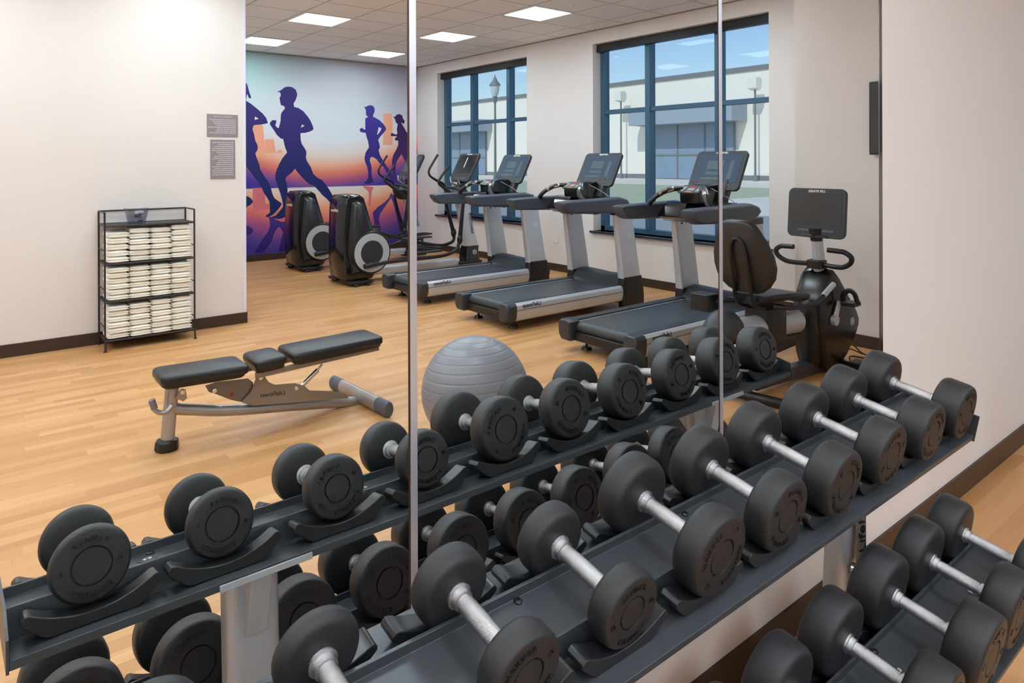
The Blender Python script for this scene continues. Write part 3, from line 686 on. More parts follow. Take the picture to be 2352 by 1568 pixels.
for yy in (BY+.028,):
    side([(610, 590), (700, 560), (960, 530), (1000, 560), (1010, 640), (960, 690), (900, 722), (820, 705), (690, 655), (640, 640)], yy, 'seat_link_plate', mat('dark_steel_plate', (128, 122, 124), .35, metal=.6))
    side([(370, 690), (395, 640), (415, 612), (450, 620), (462, 690), (430, 720)], yy+.02, 'post_bracket', M_benchm)
for a, b2, yy in ((1068, 527, .05), (1358, 612, .05), (688, 632, .05), (427, 642, .055)):
    p = at(300+a/3.5636, 720+b2/3.5636, Y=-(BY+yy)); bw(MB().lathe([(0, .012), (.004, .012), (.006, .008), (.009, .008)], (p.x, BY+yy-.002, p.z), (0, 1, 0), 16), 'pivot_bolt', M_chrome)
p0 = at(300+1370/3.5636, 720+575/3.5636, Y=-BY); p1 = at(300+1520/3.5636, 720+455/3.5636, Y=-BY)
m = MB(); m.cyl((p0.x, BY+.02, p0.z-.02), (p1.x, BY+.02, p1.z), .014); m.cyl((p1.x, BY+.02, p1.z), (p1.x+.03, BY+.02, p1.z+.03), .007); bw(m, 'adjust_strut', M_chrome)
p0 = at(300+1165/3.5636, 720+662/3.5636, Y=-(BY+.05))
m = MB(); line_text(m, 'LifeFitness', .034, (p0.x, BY+.0485, p0.z-.008), (-1, 0, .1), (0, 0, 1), .0003, .2, .0004); bw(m, 'logo_lettering', M_ink)
p0 = at(300+827/3.5636, 720+655/3.5636, Y=-(BY+.03)); m = MB(); m.prism([(p0.x-.014, p0.z-.012), (p0.x+.014, p0.z-.012), (p0.x, p0.z+.014)], BY+.0312, BY+.0318, 'y'); bw(m, 'warning_sticker', M_red)
tag(bench, 'adjustable weight bench with three black pads on a silver frame, seen in the mirror', 'weight bench')

# ------------------------------------------------------------------ towel rack
TR = empty('towel_rack', (1.27, -5.33, 0))
xl, xr, yf, yb = -.335, .335, .150, -.142
def cb(m, a, b2, t=.007): m.cyl(a, b2, t, seg=8); return m
for x in (xl, xr):
    for y in (yf, yb):
        m = MB()
        if y == yf: m.tube([(x, y, 1.106), (x, y, .6), (x, y, .13), (x, y-.004, .10), (x+.0, y+.012, .05), (x, y+.018, 0)], .0075, seg=8, sub=3); m.cyl((x, y+.018, 0), (x, y+.018, .006), .014)
        else: m.tube([(x, y, 1.106), (x, y, 0)], .0075, seg=8, sub=1); m.cyl((x, y, 0), (x, y, .006), .014)
        m.build('post', M_rackblk, TR)
m = MB()
for y in (yb,): cb(m, (xl, y, 1.106), (xr, y, 1.106))
for x in (xl, xr): cb(m, (x, yf, 1.106), (x, yb, 1.106))
m.build('top_rail', M_rackblk, TR)
for z in (1.005, .700, .398, .088):
    m = MB(); m.box(xl, xr, yb, yf, z-.012, z-.004)
    cb(m, (xl, yf, z-.008), (xr, yf, z-.008), .009); cb(m, (xl, yb, z-.008), (xr, yb, z-.008), .009)
    m.build('shelf', M_rackblk, TR)
for z in (.80, .49, .19):
    m = MB()
    for x in (xl, xr): cb(m, (x, yf, z), (x, yb, z), .005)
    m.build('side_rail', M_rackblk, TR)
tag(TR, 'dark wire shelf rack stacked with white towels against the wall, seen in the mirror', 'towel rack')
tw = []
rnd = random.Random(5)
for k in range(4):
    m = MB(); rings = []; n = 20; hw, hd = .0795, .128
    cols_ = 14
    for j in range(cols_+1):
        y = -hd+2*hd*j/cols_
        ring_ = []
        e = 1-abs(2*j/cols_-1)**6*.18
        for i in range(n):
            a = 2*PI*i/n; cx = math.copysign(abs(math.cos(a))**.35, math.cos(a)); cz = math.copysign(abs(math.sin(a))**.75, math.sin(a))
            wob = .0025*math.sin(5*cx+k*2+j*.5)+.0015*math.sin(9*cx+k)
            ring_.append((cx*hw*e*(1+.02*rnd.uniform(-1, 1)), y*(1+.02*math.sin(i+k)), .021+cz*.0215*e+wob*(1 if cz > 0 else .4)))
        rings.append(ring_)
    m.loft(rings)
    o = m.build('folded_towel', M_towel, sub=1)
    m = MB()
    for zz in (.013, .030): m.tube([(-hw*.96, hd*.985, zz+.001), (-.03, hd*1.005, zz-.001), (.03, hd*1.005, zz+.001), (hw*.96, hd*.985, zz)], .004, seg=6, sub=3)
    m.build('fold_edge', M_towel, o)
    tw.append(o)
used = set(); CO = ['leftmost stack', 'second stack from left', 'third stack from left', 'rightmost stack']
for si, (z, cnt, nm) in enumerate(((.697, (5, 6, 6, 6), 'top'), (.395, (6, 6, 6, 6), 'middle'), (.085, (6, 6, 6, 6), 'bottom'))):
    for c_ in range(4):
        zz = z; H = (.252, .276, .272, .288)[c_] if si == 0 else (.268 if si == 1 else (.27, .272, .285, .29)[c_])
        t = H/cnt[c_]
        for k in range(cnt[c_]):
            v = rnd.randrange(4)
            if v not in used: o = tw[v]; used.add(v)
            else: o = copy_tree(tw[v])
            sc = t/.0432
            o.scale = (1.0+rnd.uniform(-.015, .015), 1+rnd.uniform(-.02, .02), sc)
            o.location = (1.27-.236+.1575*c_+rnd.uniform(-.003, .003), -5.33+.012+rnd.uniform(-.006, .01), zz); zz += t
            o.rotation_euler = (0, 0, rnd.uniform(-.02, .02))
            tag(o, 'white towel, %s from bottom of its stack, %s, %s shelf' % (ORD[k], CO[c_], nm), 'towel', 'folded towels on the %s shelf' % nm)
# plastic tub on top
tub = empty('plastic_tub', (1.19, -5.33, 1.002))
rings = [[(x, y, z) for x, y in rrect(-w, w, -d_, d_, .015, 3)] for z, w, d_ in ((0, .062, .045), (.118, .084, .062), (.124, .09, .067), (.124, .084, .062), (.005, .058, .042))]
MB().loft(rings).build('tub_body', M_clear, tub)
for k in range(9):
    a = rnd.uniform(-.045, .045); b2 = rnd.uniform(-.03, .03); z = rnd.uniform(.02, .085)
    MB().ball((a, b2, z), .017, 10, (1.2, .9, .8)).build('packet', [mat('slate_packet', (92, 98, 118), .5), mat('pale_packet', (205, 200, 214), .5), mat('amber_packet', (196, 150, 90), .5)][k % 3], tub)
tag(tub, 'small clear plastic tub of packets on top of the towel rack', 'plastic tub')

# ------------------------------------------------------------------ consoles
def console(par, o, w, h, tilt, th=.05, ui=True, lower=.17, logo=True):
    """o: middle of the bottom edge; the face looks back at the rider (-x)"""
    M = frame_M(o, (0, -1, 0), (math.sin(tilt), 0, math.cos(tilt)))
    m = MB(); m.loft([[M @ Vector((p[0]*k, h/2+(p[1]-h/2)*k, z)) for p in rrect(-w/2, w/2, 0, h, .04, 6)] for z, k in ((-th, .9), (-th*.6, .985), (-.006, 1), (0, .985))])
    c = m.build('console', M_dgrey, par, ang=50)
    MB().prism([(a*.86, lower*h+.01+(b2)*(1)) for a, b2 in rrect(-w/2, w/2, 0, h*(1-lower)-.045, .006, 2)], 0, .0025, 'z', M).build('screen', M_screen if not ui else (MATS.get('bluish_console_screen') or emit('bluish_console_screen', (70, 96, 124), .55, (.03, .04, .05))), c)  # treadmill screens get a faint bluish emission colour, the others plain dark glass
    m = MB()
    for q in (-1, 1): m.prism(rrect(q*w*.17-w*.14, q*w*.17+w*.14, .045, .058, .004, 2), 0, .002, 'z', M)
    m.build('button_strip', mat('grey_buttons', (96, 100, 112), .4), c)
    m = MB(); line_text(m, 'LIFE FITNESS', .022, M @ Vector((0, h-.028, .0005)), (0, -1, 0), (math.sin(tilt), 0, math.cos(tilt)), .0004, .15, .0006); m.build('logo_lettering', M_white, c)
    if ui:
        m = MB(); U = lambda a, b2, c2, d2: m.prism([(a*w, b2*h), (c2*w, b2*h), (c2*w, d2*h), (a*w, d2*h)], .0025, .003, 'z', M)
        U(-.30, .28, -.22, .74); U(-.10, .52, .22, .74); U(-.10, .38, .22, .46); U(-.08, .26, .3, .31)
        m.build('screen_graphics', MATS.get('screen_ui') or emit('screen_ui', (120, 146, 164), .35, (.05, .06, .07)), c)
    MB().prism([(-.10, .0), (.10, .0), (.085, .02), (-.085, .02)], .0, .02, 'z', M).build('reading_ledge', M_gloss, c, .003)
    return c

# ------------------------------------------------------------------ treadmill
def treadmill():
    R = empty('treadmill')
    MB().loft([[(x, y, z) for x, z in [(.075, .19), (.09, .222), (.13, .236), (1.50, .236), (1.50, .20), (.15, .165), (.11, .15), (.085, .165)]] for y in (-.272, .272)]).build('running_belt', M_belt, R, .004)
    for s in (-1, 1):
        prof = [(.276, .236), (.285, .244), (.352, .250), (.384, .246), (.402, .228), (.408, .19), (.404, .14), (.392, .10), (.372, .086), (.30, .09), (.276, .12)]
        rl = MB().prism([(s*a, z) for a, z in prof], .10, 1.545, 'x').build('side_rail', M_silver, R, .002)
        MB().box(.10, 1.545, min(s*.279, s*.366), max(s*.279, s*.366), .2475, .2525).build('foot_grip', M_dgrey, rl)
        m = MB(); m.box(.10, 1.545, min(s*.403, s*.409), max(s*.403, s*.409), .186, .190); m.build('groove', M_black, rl)
        m = MB(); line_text(m, 'LifeFitness', .052, (.28, s*.409, .205), (-s, 0, 0), (0, 0, 1), .0005, .2, .0006); m.build('logo_lettering', M_ink, rl)
        cap = [(a*1.0, z) for a, z in [(.270, .240), (.30, .256), (.39, .252), (.413, .228), (.416, .18), (.410, .12), (.385, .085), (.30, .082), (.27, .10)]]
        rg = []
        for x, k, dz in ((-.004, .80, .018), (.008, .93, .006), (.03, .985, .0), (.102, 1.0, 0)):
            rg.append([(x, s*(.345+(a-.345)*k), .17+(z-.17)*k+dz*.4) for a, z in cap])
        MB().loft(rg).build('end_cap', M_dgrey, R, .003)
    MB().box(.05, 1.5, -.27, .27, .09, .16).build('deck_pan', M_black, R, .006)
    MB().cyl((.115, -.268, .19), (.115, .268, .19), .045, seg=20).build('roller', M_belt, R)
    for s in (-1, 1):
        m = MB(); m.cyl((.18, s*.27, .02), (.18, s*.27, .10), .012); m.cyl((.18, s*.27, 0), (.18, s*.27, .022), .045, .035); m.build('levelling_foot', M_black, R)
    # motor cover
    side_ = [(1.44, .238), (1.49, .262), (1.53, .31), (1.57, .345), (1.66, .352), (1.78, .33), (1.87, .285), (1.915, .22), (1.90, .13), (1.84, .07), (1.50, .06), (1.46, .12)]
    rg = [[(1.60+(x-1.60)*k, y, .2+(z-.2)*k2) for x, z in side_] for y, k, k2 in ((-.335, .94, .92), (-.31, .99, .98), (-.2, 1, .93), (0, 1, .86), (.2, 1, .93), (.31, .99, .98), (.335, .94, .92))]
    MB().loft(rg).build('motor_cover', M_dgrey, R, .004)
    for s in (-1, 1):
        m = MB()
        m.loft([[(x, s*y, z) for x, y in rrect(cx-hx, cx+hx, .318, .424, .03, 4)] for z, cx, hx in ((.02, 1.66, .15), (.10, 1.655, .16), (.24, 1.645, .155), (.33, 1.635, .138))])
        m.build('upright_base', M_black, R, ang=50)
        rg = []
        for z, cx, hx, yi, yo in ((.318, 1.627, .132, .325, .415), (.5, 1.600, .128, .326, .412), (.75, 1.560, .124, .330, .406), (1.0, 1.525, .120, .334, .400)):
            rg.append([(x, s*y, z) for x, y in rrect(cx-hx, cx+hx, yi, yo, .018, 3)])
        up = MB().loft(rg).build('upright', M_silver, R, ang=50)
        m = MB()
        for k in (0, 1): m.cyl((1.49+.07*k, s*.326, .93+.008*k), (1.49+.07*k, s*.334, .93+.008*k), .009, seg=10)
        m.build('bolt', M_black, up)
        m = MB(); c0 = Vector((1.585, s*.4115, .76))
        m.loft([[c0+Vector((math.cos(a)*r_, s*t_, math.sin(a)*r_)) for a in [2*PI*i/24 for i in range(24)]] for r_, t_ in ((.030, 0), (.030, .001), (.026, .001), (.026, 0))], cap=False)
        m.tube([c0+Vector((-.010, s*.001, -.016)), c0+Vector((-.012, s*.001, .004)), c0+Vector((.004, s*.001, .014)), c0+Vector((.010, s*.001, .0)), c0+Vector((0, s*.001, -.014))], .0022, seg=6); m.build('round_emblem', M_white, up)
        # handrail arm
        pr = [(.635, 1.123), (.645, 1.085), (.69, 1.03), (.74, 1.008), (1.30, .985), (1.43, .985), (1.545, 1.03), (1.59, 1.075), (1.56, 1.12), (1.45, 1.148), (1.25, 1.142), (.68, 1.133)]
        rg = [[(1.1+(x-1.1)*k, s*y, 1.07+(z-1.07)*k2) for x, z in pr] for y, k, k2 in ((.30, .975, .80), (.318, .995, .97), (.36, 1, 1), (.41, .995, .94), (.43, .97, .72))]
        MB().loft(rg).build('handrail', mat('slate_handrail', (70, 76, 88), .4), R, .004, ang=50)
        MB().loft([[(x, s*y, z) for x, y in rrect(1.38, 1.65, .32, .415, .03, 3)] for z in (.965, 1.02)]).build('rail_collar', M_black, R, .003)
    # cross console body
    m = MB(); m.loft([[(x, y, z) for x, z in [(1.10, 1.02), (1.18, 1.10), (1.26, 1.145), (1.42, 1.15), (1.5, 1.08), (1.46, .99), (1.2, .975)]] for y in (-.31, .31)]); m.build('console_body', M_gloss, R, .012)
    m = MB(); m.loft([[(1.28+(x-1.28)*1, y, z) for x, z in [(1.16, 1.14), (1.15, 1.235), (1.27, 1.29), (1.44, 1.30), (1.50, 1.22), (1.44, 1.13)]] for y in (-.10, .10)]); m.build('control_pod', M_gloss, R, .012)
    M = frame_M((1.14, 0, 1.226), (0, -1, 0), (.12, 0, .062))
    k = MB().prism(rrect(-.112, .112, 0, .128, .012), 0, .012, 'z', M).build('keypad', mat('keypad_grey', (66, 72, 80), .35), R, .002)
    m = MB(); m.prism(rrect(-.095, -.06, .02, .1, .004, 2), .012, .013, 'z', M); m.prism(rrect(.06, .095, .02, .1, .004, 2), .012, .013, 'z', M); m.prism(rrect(-.035, .035, .035, .075, .004, 2), .012, .013, 'z', M); m.build('key_print', mat('pale_keys', (150, 158, 162), .4), k)
    MB().prism(rrect(-.04, .04, .085, .105, .004, 2), .012, .0135, 'z', M).build('stop_key', M_red, k)
    MB().prism(rrect(-.035, .035, .002, .018, .004, 2), .012, .0135, 'z', M).build('amber_sticker', M_amber, k)
    for s in (-1, 1):
        h_ = MB().tube([(1.20, s*.10, 1.265), (1.12, s*.18, 1.255), (1.04, s*.25, 1.205), (1.01, s*.30, 1.15), (1.03, s*.335, 1.11)], [.022, .022, .021, .023, .026], seg=12, flat=1.2).build('pulse_grip', M_black, R)
        MB().tube([(1.15, s*.155, 1.263), (1.09, s*.212, 1.24), (1.05, s*.243, 1.213)], .0245, seg=12, flat=1.2).build('sensor_plate', M_chrome, h_)
        MB().tube([(1.30, s*.12, 1.27), (1.40, s*.2, 1.2), (1.46, s*.26, 1.14)], .004, seg=6).build('cable', M_chrome, R)
    m = MB(); m.loft([[(x, y, z) for x, y in rrect(cx-.05, cx+.05, -.16, .16, .03)] for z, cx in ((1.10, 1.44), (1.25, 1.52), (1.34, 1.56))]); m.build('console_neck', M_dgrey, R, .004)
    console(R, (1.475, 0, 1.25), .53, .392, math.atan2(.185, .35))
    return R
tm = treadmill()
lab = ['black and silver treadmill nearest the mirror, partly behind the exercise bike', 'middle of the three treadmills, facing the wall between the windows', 'treadmill farthest from the mirror, beside the elliptical trainers']
for i, y in enumerate((-2.515, -3.98, -5.44)):
    o = tm if i == 0 else copy_tree(tm)
    o.location = (3.76, y, 0); tag(o, lab[i], 'treadmill', 'treadmills facing the windows')

# ------------------------------------------------------------------ elliptical trainer
def elliptical():
    R = empty('elliptical_trainer')
    sp_ = [(.01, .10), (-.012, .30), (-.012, .6), (.0, .95), (.02, 1.06), (.06, 1.105), (.22, 1.112), (.285, 1.07), (.35, .88), (.42, .66), (.48, .45), (.49, .2), (.40, .06), (.06, .05)]
    rg = [[(.22+(x-.22)*k, y, .5+(z-.5)*k2) for x, z in sp_] for y, k, k2 in ((-.22, .88, .97), (-.19, .98, .995), (0, 1, 1), (.19, .98, .995), (.22, .88, .97))]
    b_ = MB().loft(rg).build('rear_tower', M_gloss, R, .01, ang=50)
    m = MB(); line_text(m, 'LifeFitness', .05, (-.013, 0, .90), (0, -1, 0), (0, 0, 1), .0005, .2, .0005); m.build('logo_lettering', M_white, b_)
    for s in (-1, 1):
        hp = [(.10, 1.02), (.17, 1.04), (.25, 1.01), (.36, .70), (.44, .42), (.40, .16), (.10, .14), (.05, .4), (.07, .75)]
        rg = [[(.24+(x-.24)*k, s*y, .45+(z-.45)*k2) for x, z in hp] for y, k, k2 in ((.205, 1, 1), (.255, .93, .97), (.285, .72, .90))]
        MB().loft(rg).build('side_shell', mat('smoke_black_shell', (34, 36, 39), .28), R, .006, ang=50)
        d = MB().lathe([(0, .262), (.10, .262), (.118, .254), (.12, .0)], (.335, s*.19, .395), (0, s, 0), 48).build('crank_drum', M_black, R, .002)
        m = MB(); m.lathe([(0, .238), (.004, .236), (.004, .152), (0, .150)], (.335, s*.3095, .395), (0, s, 0), 48); m.build('silver_ring', mat('pale_silver_ring', (186, 186, 190), .4, metal=.2), d)
        MB().lathe([(0, .150), (.003, .148), (.0032, 0)], (.335, s*.3095, .395), (0, s, 0), 40).build('drum_plate', mat('charcoal_disc', (42, 46, 50), .5), d)
    E0 = Vector((3.66, -6.84, 0))
    def Q5(a, b2, s, o=0): return at(640+a/4.48, 330+b2/4.48, Y=6.84-s*(.27+o))-E0
    def Q8(a, b2, s): return at(960+a/10.453, 330+b2/10.453, Y=6.84-s*.27)-E0
    M_arm = mat('navy_black_tube', (26, 32, 48), .25, metal=.4)
    for s in (1, -1):
        if s > 0:
            hb = [Q8(600, 1040, s), Q8(510, 960, s), Q8(500, 890, s), Q8(560, 790, s), Q8(650, 660, s), Q8(745, 530, s)]
            piv = Q5(1865, 985, s); top = Q5(1900, 610, s); arm = [top, Q5(1885, 760, s), piv]
            low = [piv, Q5(1835, 1080, s), Q5(1760, 1130, s), Q5(1640, 1160, s), Q5(1400, 1185, s), Q5(1150, 1215, s, .04), Q5(1000, 1240, s, .06)]
            jnt = [Q5(1030, 1235, s, .06), Q5(940, 1250, s, .07), Q5(880, 1265, s, .07)]
            pc, pl_ = Q5(1520, 1110, s, -.08), .20
        else:
            hb = [Q8(640, 1020, s), Q8(480, 900, s), Q8(320, 800, s), Q8(265, 720, s), Q8(270, 620, s), Q8(370, 440, s), Q8(475, 265, s)]
            piv = Q5(1800, 915, s); top = Q5(1725, 610, s); arm = [top, Q5(1760, 760, s), piv]
            low = [piv, Q5(1800, 990, s), Q5(1740, 1030, s), Q5(1640, 1045, s), Q5(1400, 1010, s), Q5(1150, 945, s, .04), Q5(1020, 910, s, .06)]
            jnt = [Q5(1060, 920, s, .06), Q5(1000, 905, s, .07), Q5(960, 900, s, .07)]
            pc, pl_ = Q5(1420, 965, s, -.08), .20
        MB().tube([top]+hb[0:1]+hb[1:], [.024]+[.019]*2+[.016]*(len(hb)-2)+([.019] if len(hb) > 1 else []), seg=12).build('handlebar', M_black, R)
        MB().tube(arm, [.022, .026, .03], seg=12).build('swing_arm', M_arm, R)
        MB().tube(low, .023, seg=12).build('pedal_arm', M_black, R)
        MB().tube(jnt, [.026, .036, .028], seg=14).build('crank_joint', M_black, R)
        m = MB(); m.ball(piv, .045, 12, (.9, .9, 1.5)); m.build('arm_pivot', M_black, R)
        px, pz = pc.x, pc.z
        pd = MB().loft([[(px+p[0], pc.y+p[1], z) for p in rrect(-.22, .22, -.07, .07, .03)] for z in (pz-.012, pz+.010)]).build('foot_pedal', M_dgrey, R, .004)
        MB().tube([(px-.22, pc.y-.06, pz+.02), (px-.12, pc.y-.068, pz+.035), (px+.15, pc.y-.068, pz+.045), (px+.22, pc.y-.02, pz+.04), (px+.22, pc.y+.03, pz+.04), (px+.15, pc.y+.068, pz+.045), (px-.12, pc.y+.068, pz+.035)], .012).build('pedal_rim', M_black, pd)
    # centre beam and mast
    MB().prism(rrect(-.075, .075, .075, .165, .015), .40, 1.80, 'x').build('centre_beam', M_silver, R)
    MB().loft([[(x, y, z) for x, y in rrect(1.78, 2.14, -.16, .16, .03)] for z in (.05, .125)]).build('front_base', M_black, R, .006)
    m = MB(); m.loft([[(x, y, z) for x, y in rrect(cx-hx, cx+hx, -hy, hy, .03)] for z, cx, hx, hy in ((.125, 2.02, .12, .11), (.2, 2.01, .105, .10), (.33, 2.03, .10, .095))]); mk = m.build('mast_boot', M_gloss, R, ang=50)
    m = MB(); c0 = Vector((2.04, .097, .24)); m.loft([[c0+Vector((math.cos(a)*r_, t_, math.sin(a)*r_)) for a in [2*PI*i/20 for i in range(20)]] for r_, t_ in ((.034, 0), (.034, .003), (.028, .003), (.028, 0))], cap=False)
    m.tube([c0+Vector((-.012, .002, -.018)), c0+Vector((-.010, .002, .008)), c0+Vector((.006, .002, .014)), c0+Vector((.012, .002, -.016))], .004, seg=6); m.build('round_emblem', M_white, mk)
    m = MB(); m.loft([[(x, y, z) for x, y in rrect(cx-hx, cx+hx, -hy, hy, .03)] for z, cx, hx, hy in ((.32, 2.03, .10, .09), (.6, 1.97, .085, .075), (.95, 1.87, .07, .06))]); mast = m.build('mast', M_silver, R, ang=50)
    m = MB(); line_text(m, 'LifeFitness', .07, (1.975, .088, .64), (.18, 0, -.97), (.97, .05, .18), .0004, .2, .0005); m.build('logo_lettering', M_ink, mast)
    m = MB(); m.loft([[(1.80+math.cos(a)*r_*1.1, math.sin(a)*.20*k, z) for a in [2*PI*i/20 for i in range(20)]] for z, r_, k in ((.93, .06, .5), (.99, .12, .9), (1.08, .14, 1), (1.16, .10, .8))]); m.build('pivot_housing', M_black, R)
    m = MB(); m.tube([(1.80, -.20, 1.10), (1.72, -.10, 1.14), (1.70, 0, 1.15), (1.72, .10, 1.14), (1.80, .20, 1.10)], [.03, .026, .026, .026, .03], seg=10, up=(1, 0, 0)); m.build('handlebar_yoke', M_black, R)
    m = MB()
    for s in (-1, 1): m.tube([(1.86, s*.05, 1.16), (1.78, s*.09, 1.22), (1.77, s*.10, 1.30)], .014, seg=8)
    m.build('pulse_grip', M_chrome, R)
    m = MB(); m.loft([[(x, y, z) for x, y in rrect(cx-.045, cx+.045, -.07, .07, .02)] for z, cx in ((1.1, 1.86), (1.28, 1.93), (1.42, 1.99))]); m.build('console_neck', M_black, R)
    c = console(R, (1.83, 0, 1.235), .47, .45, math.atan2(.21, .39), ui=False, lower=.28)
    MB().box(-.006, .006, 0, .16, 0, .001, frame_M((1.83+.5*.20, 0, 1.235+.5*.385), (0, -1, 0), (.21, 0, .39)) @ Matrix.Translation((0, 0, .004))).build('status_light', emit('cool_status_light', (225, 235, 245), .9, (.5, .5, .5)), c)
    for s in (-1, 1):
        m = MB(); m.cyl((.12, s*.30, .0), (.12, s*.30, .035), .04, .035); m.cyl((.28, s*.30, 0), (.28, s*.30, .03), .03); m.box(.05, .34, min(s*.1, s*.33), max(s*.1, s*.33), .03, .065); m.build('stabilizer_foot', M_black, R, .008)
    return R
el = elliptical()
for i, (y, l) in enumerate(((-6.84, 'black elliptical trainer beside the treadmills, with a silver-ringed drum'), (-8.31, 'black elliptical trainer closest to the runner mural'))):
    o = el if i == 0 else copy_tree(el)
    o.location = (3.66, y, 0); tag(o, l, 'elliptical trainer', 'elliptical trainers')

# ------------------------------------------------------------------ recumbent bike
bk = empty('exercise_bike', (4.5, -1.33, 0))
def L4(x): return x-4.5
bp = [(4.840, .735), (4.90, .69), (4.98, .61), (5.058, .529), (5.13, .46), (5.185, .404), (5.228, .335), (5.222, .29), (5.187, .235), (5.12, .17), (5.03, .09), (4.93, .035), (4.83, .02), (4.74, .04), (4.70, .12), (4.67, .25), (4.655, .40), (4.665, .50), (4.71, .58), (4.78, .70)]
rg = [[(L4(4.93)+(x-4.93)*k, y, .35+(z-.35)*k) for x, z in bp] for y, k in ((-.112, .93), (-.098, .985), (-.05, 1), (.05, 1), (.098, .985), (.112, .93))]
body = MB().loft(rg).build('flywheel_housing', mat('brown_black_gloss', (24, 20, 19), .26), bk, .004, ang=50)
rg = [[(L4(4.70)+.07*math.cos(a)*k, .092*math.sin(a)*k, z) for a in [2*PI*i/20 for i in range(20)]] for z, k in ((.05, .55), (.10, .75), (.2, .95), (.32, 1.05), (.44, 1), (.51, .8), (.53, .5))]
MB().loft(rg).build('housing_nose', M_black, body)
m = MB(); c0 = Vector((L4(5.10), .1125, .33)); m.loft([[c0+Vector((math.cos(a)*r_, t_, math.sin(a)*r_)) for a in [2*PI*i/20 for i in range(20)]] for r_, t_ in ((.030, -.004), (.030, .002), (.025, .002), (.025, -.004))], cap=False)
m.tube([c0+Vector((-.010, .0, -.018)), c0+Vector((-.008, .0, .008)), c0+Vector((.006, .0, .014)), c0+Vector((.010, .0, -.016))], .0035, seg=6); m.build('round_emblem', M_white, body)
m = MB(); m.tube([(L4(4.855), 0, .62), (L4(4.83), 0, .80), (L4(4.805), 0, .965)], [.05, .045, .04], seg=18, flat=.9); m.build('mast', M_silver, bk)
m = MB(); m.tube([(L4(4.80), 0, .93), (L4(4.80), 0, 1.02)], [.04, .055], sub=1); m.build('console_neck', M_black, bk)
console(bk, (L4(4.775), 0, .955), .425, .352, .09, ui=False, lower=.24)
MB().loft([[(L4(4.80)+p[0], p[1], z) for p in rrect(-.045, .05, -.058, .058, .02)] for z in (.735, .795)]).build('handlebar_clamp', M_black, bk, .006)
for s in (-1, 1):
    MB().tube([(L4(4.80), s*.03, .765), (L4(4.78), s*.15, .762), (L4(4.76), s*.215, .772), (L4(4.745), s*.265, .805), (L4(4.735), s*.275, .845), (L4(4.725), s*.235, .876), (L4(4.715), s*.19, .882), (L4(4.71), s*.125, .884)], .0175, seg=14, sub=5).build('handlebar', M_black, bk)
for s, (dx, dz) in ((1, (.055, .125)), (-1, (-.055, -.125))):
    c0 = Vector((L4(4.80), s*.115, .385)); e = c0+Vector((dx, s*.02, dz))
    m = MB(); m.cyl(c0, c0+Vector((0, s*.03, 0)), .036); m.tube([c0+Vector((0, s*.015, 0)), e], [.026, .018], sub=1, flat=.6); m.build('crank_arm', M_silver, bk)
    f = e+Vector((.0, s*.08, .0))
    pd = MB().loft([[(f.x+p[0], f.y+p[1], f.z+z) for p in rrect(-.055, .055, -.05, .05, .012)] for z in (-.016, .012)]).build('pedal', M_black, bk, .003)
    MB().tube([(f.x, f.y-.05, f.z), (f.x-.01, f.y-.048, f.z+.05), (f.x-.01, f.y-.01, f.z+.088), (f.x-.01, f.y+.03, f.z+.07), (f.x, f.y+.05, f.z)], .006, seg=8, flat=3, up=(1, 0, 0)).build('pedal_strap', M_black, pd)
# beams
MB().prism([(L4(3.95), .045), (L4(4.98), .005), (L4(4.98), .075), (L4(3.95), .13)], -.045, .045, 'y').build('base_beam', mat('graphite_beam', (60, 62, 74), .35, metal=.4), bk, .004)
MB().tube([(L4(3.90), .25, .03), (L4(3.84), .12, .045), (L4(3.83), -.12, .045), (L4(3.88), -.29, .03)], .032, seg=12, up=(0, 0, 1)).build('rear_stabilizer', M_black, bk)
MB().tube([(L4(3.86), 0, .05), (L4(3.80), 0, .2), (L4(3.70), 0, .38)], [.06, .055, .06], seg=14).build('rear_column', M_black, bk)
MB().tube([(L4(5.0), .24, .03), (L4(5.02), 0, .03), (L4(5.0), -.24, .03)], .028, seg=12).build('front_stabilizer', M_black, bk)
MB().tube([(L4(3.72), 0, .44), (L4(4.50), 0, .405)], .082, seg=28, sub=1).build('seat_rail', M_silver, bk, .01)
MB().tube([(L4(3.60), 0, .36), (L4(3.60), 0, .45), (L4(3.66), 0, .50), (L4(3.74), 0, .46)], [.08, .1, .1, .085], seg=20).build('rail_end_cap', M_dgrey, bk)
MB().loft([[(L4(4.13)+p[0], p[1], z) for p in rrect(-.11, .11, -.10, .10, .04)] for z in (.33, .56)]).build('seat_carriage', M_black, bk, .01)
MB().prism([(L4(3.80), .36), (L4(4.46), .335), (L4(4.47), .30), (L4(4.40), .255), (L4(4.1), .24), (L4(3.9), .22)], -.06, .06, 'y').build('lower_shroud', M_black, bk, .02)
def rx(z): return 3.93-.10*(z-.67)/.47
hw = [(.668, .07), (.685, .12), (.72, .165), (.77, .20), (.84, .216), (.92, .208), (1.0, .178), (1.07, .142), (1.11, .118), (1.132, .09), (1.138, .05)]
out = [(y, z) for z, y in hw]+[(-y, z) for z, y in reversed(hw)]
rg = []
for t, k in ((-.035, .90), (-.028, .96), (0, 1.0), (.02, .97), (.03, .88)):
    rg.append([(L4(rx(z))+t+.02*(1-(y/.216)**2)*(-1), y*k, .90+(z-.90)*k) for y, z in out])
MB().loft(rg).build('seat_back', mat('brown_black_vinyl', (40, 34, 32), .35, bump=.15, bscale=400), bk, ang=60)
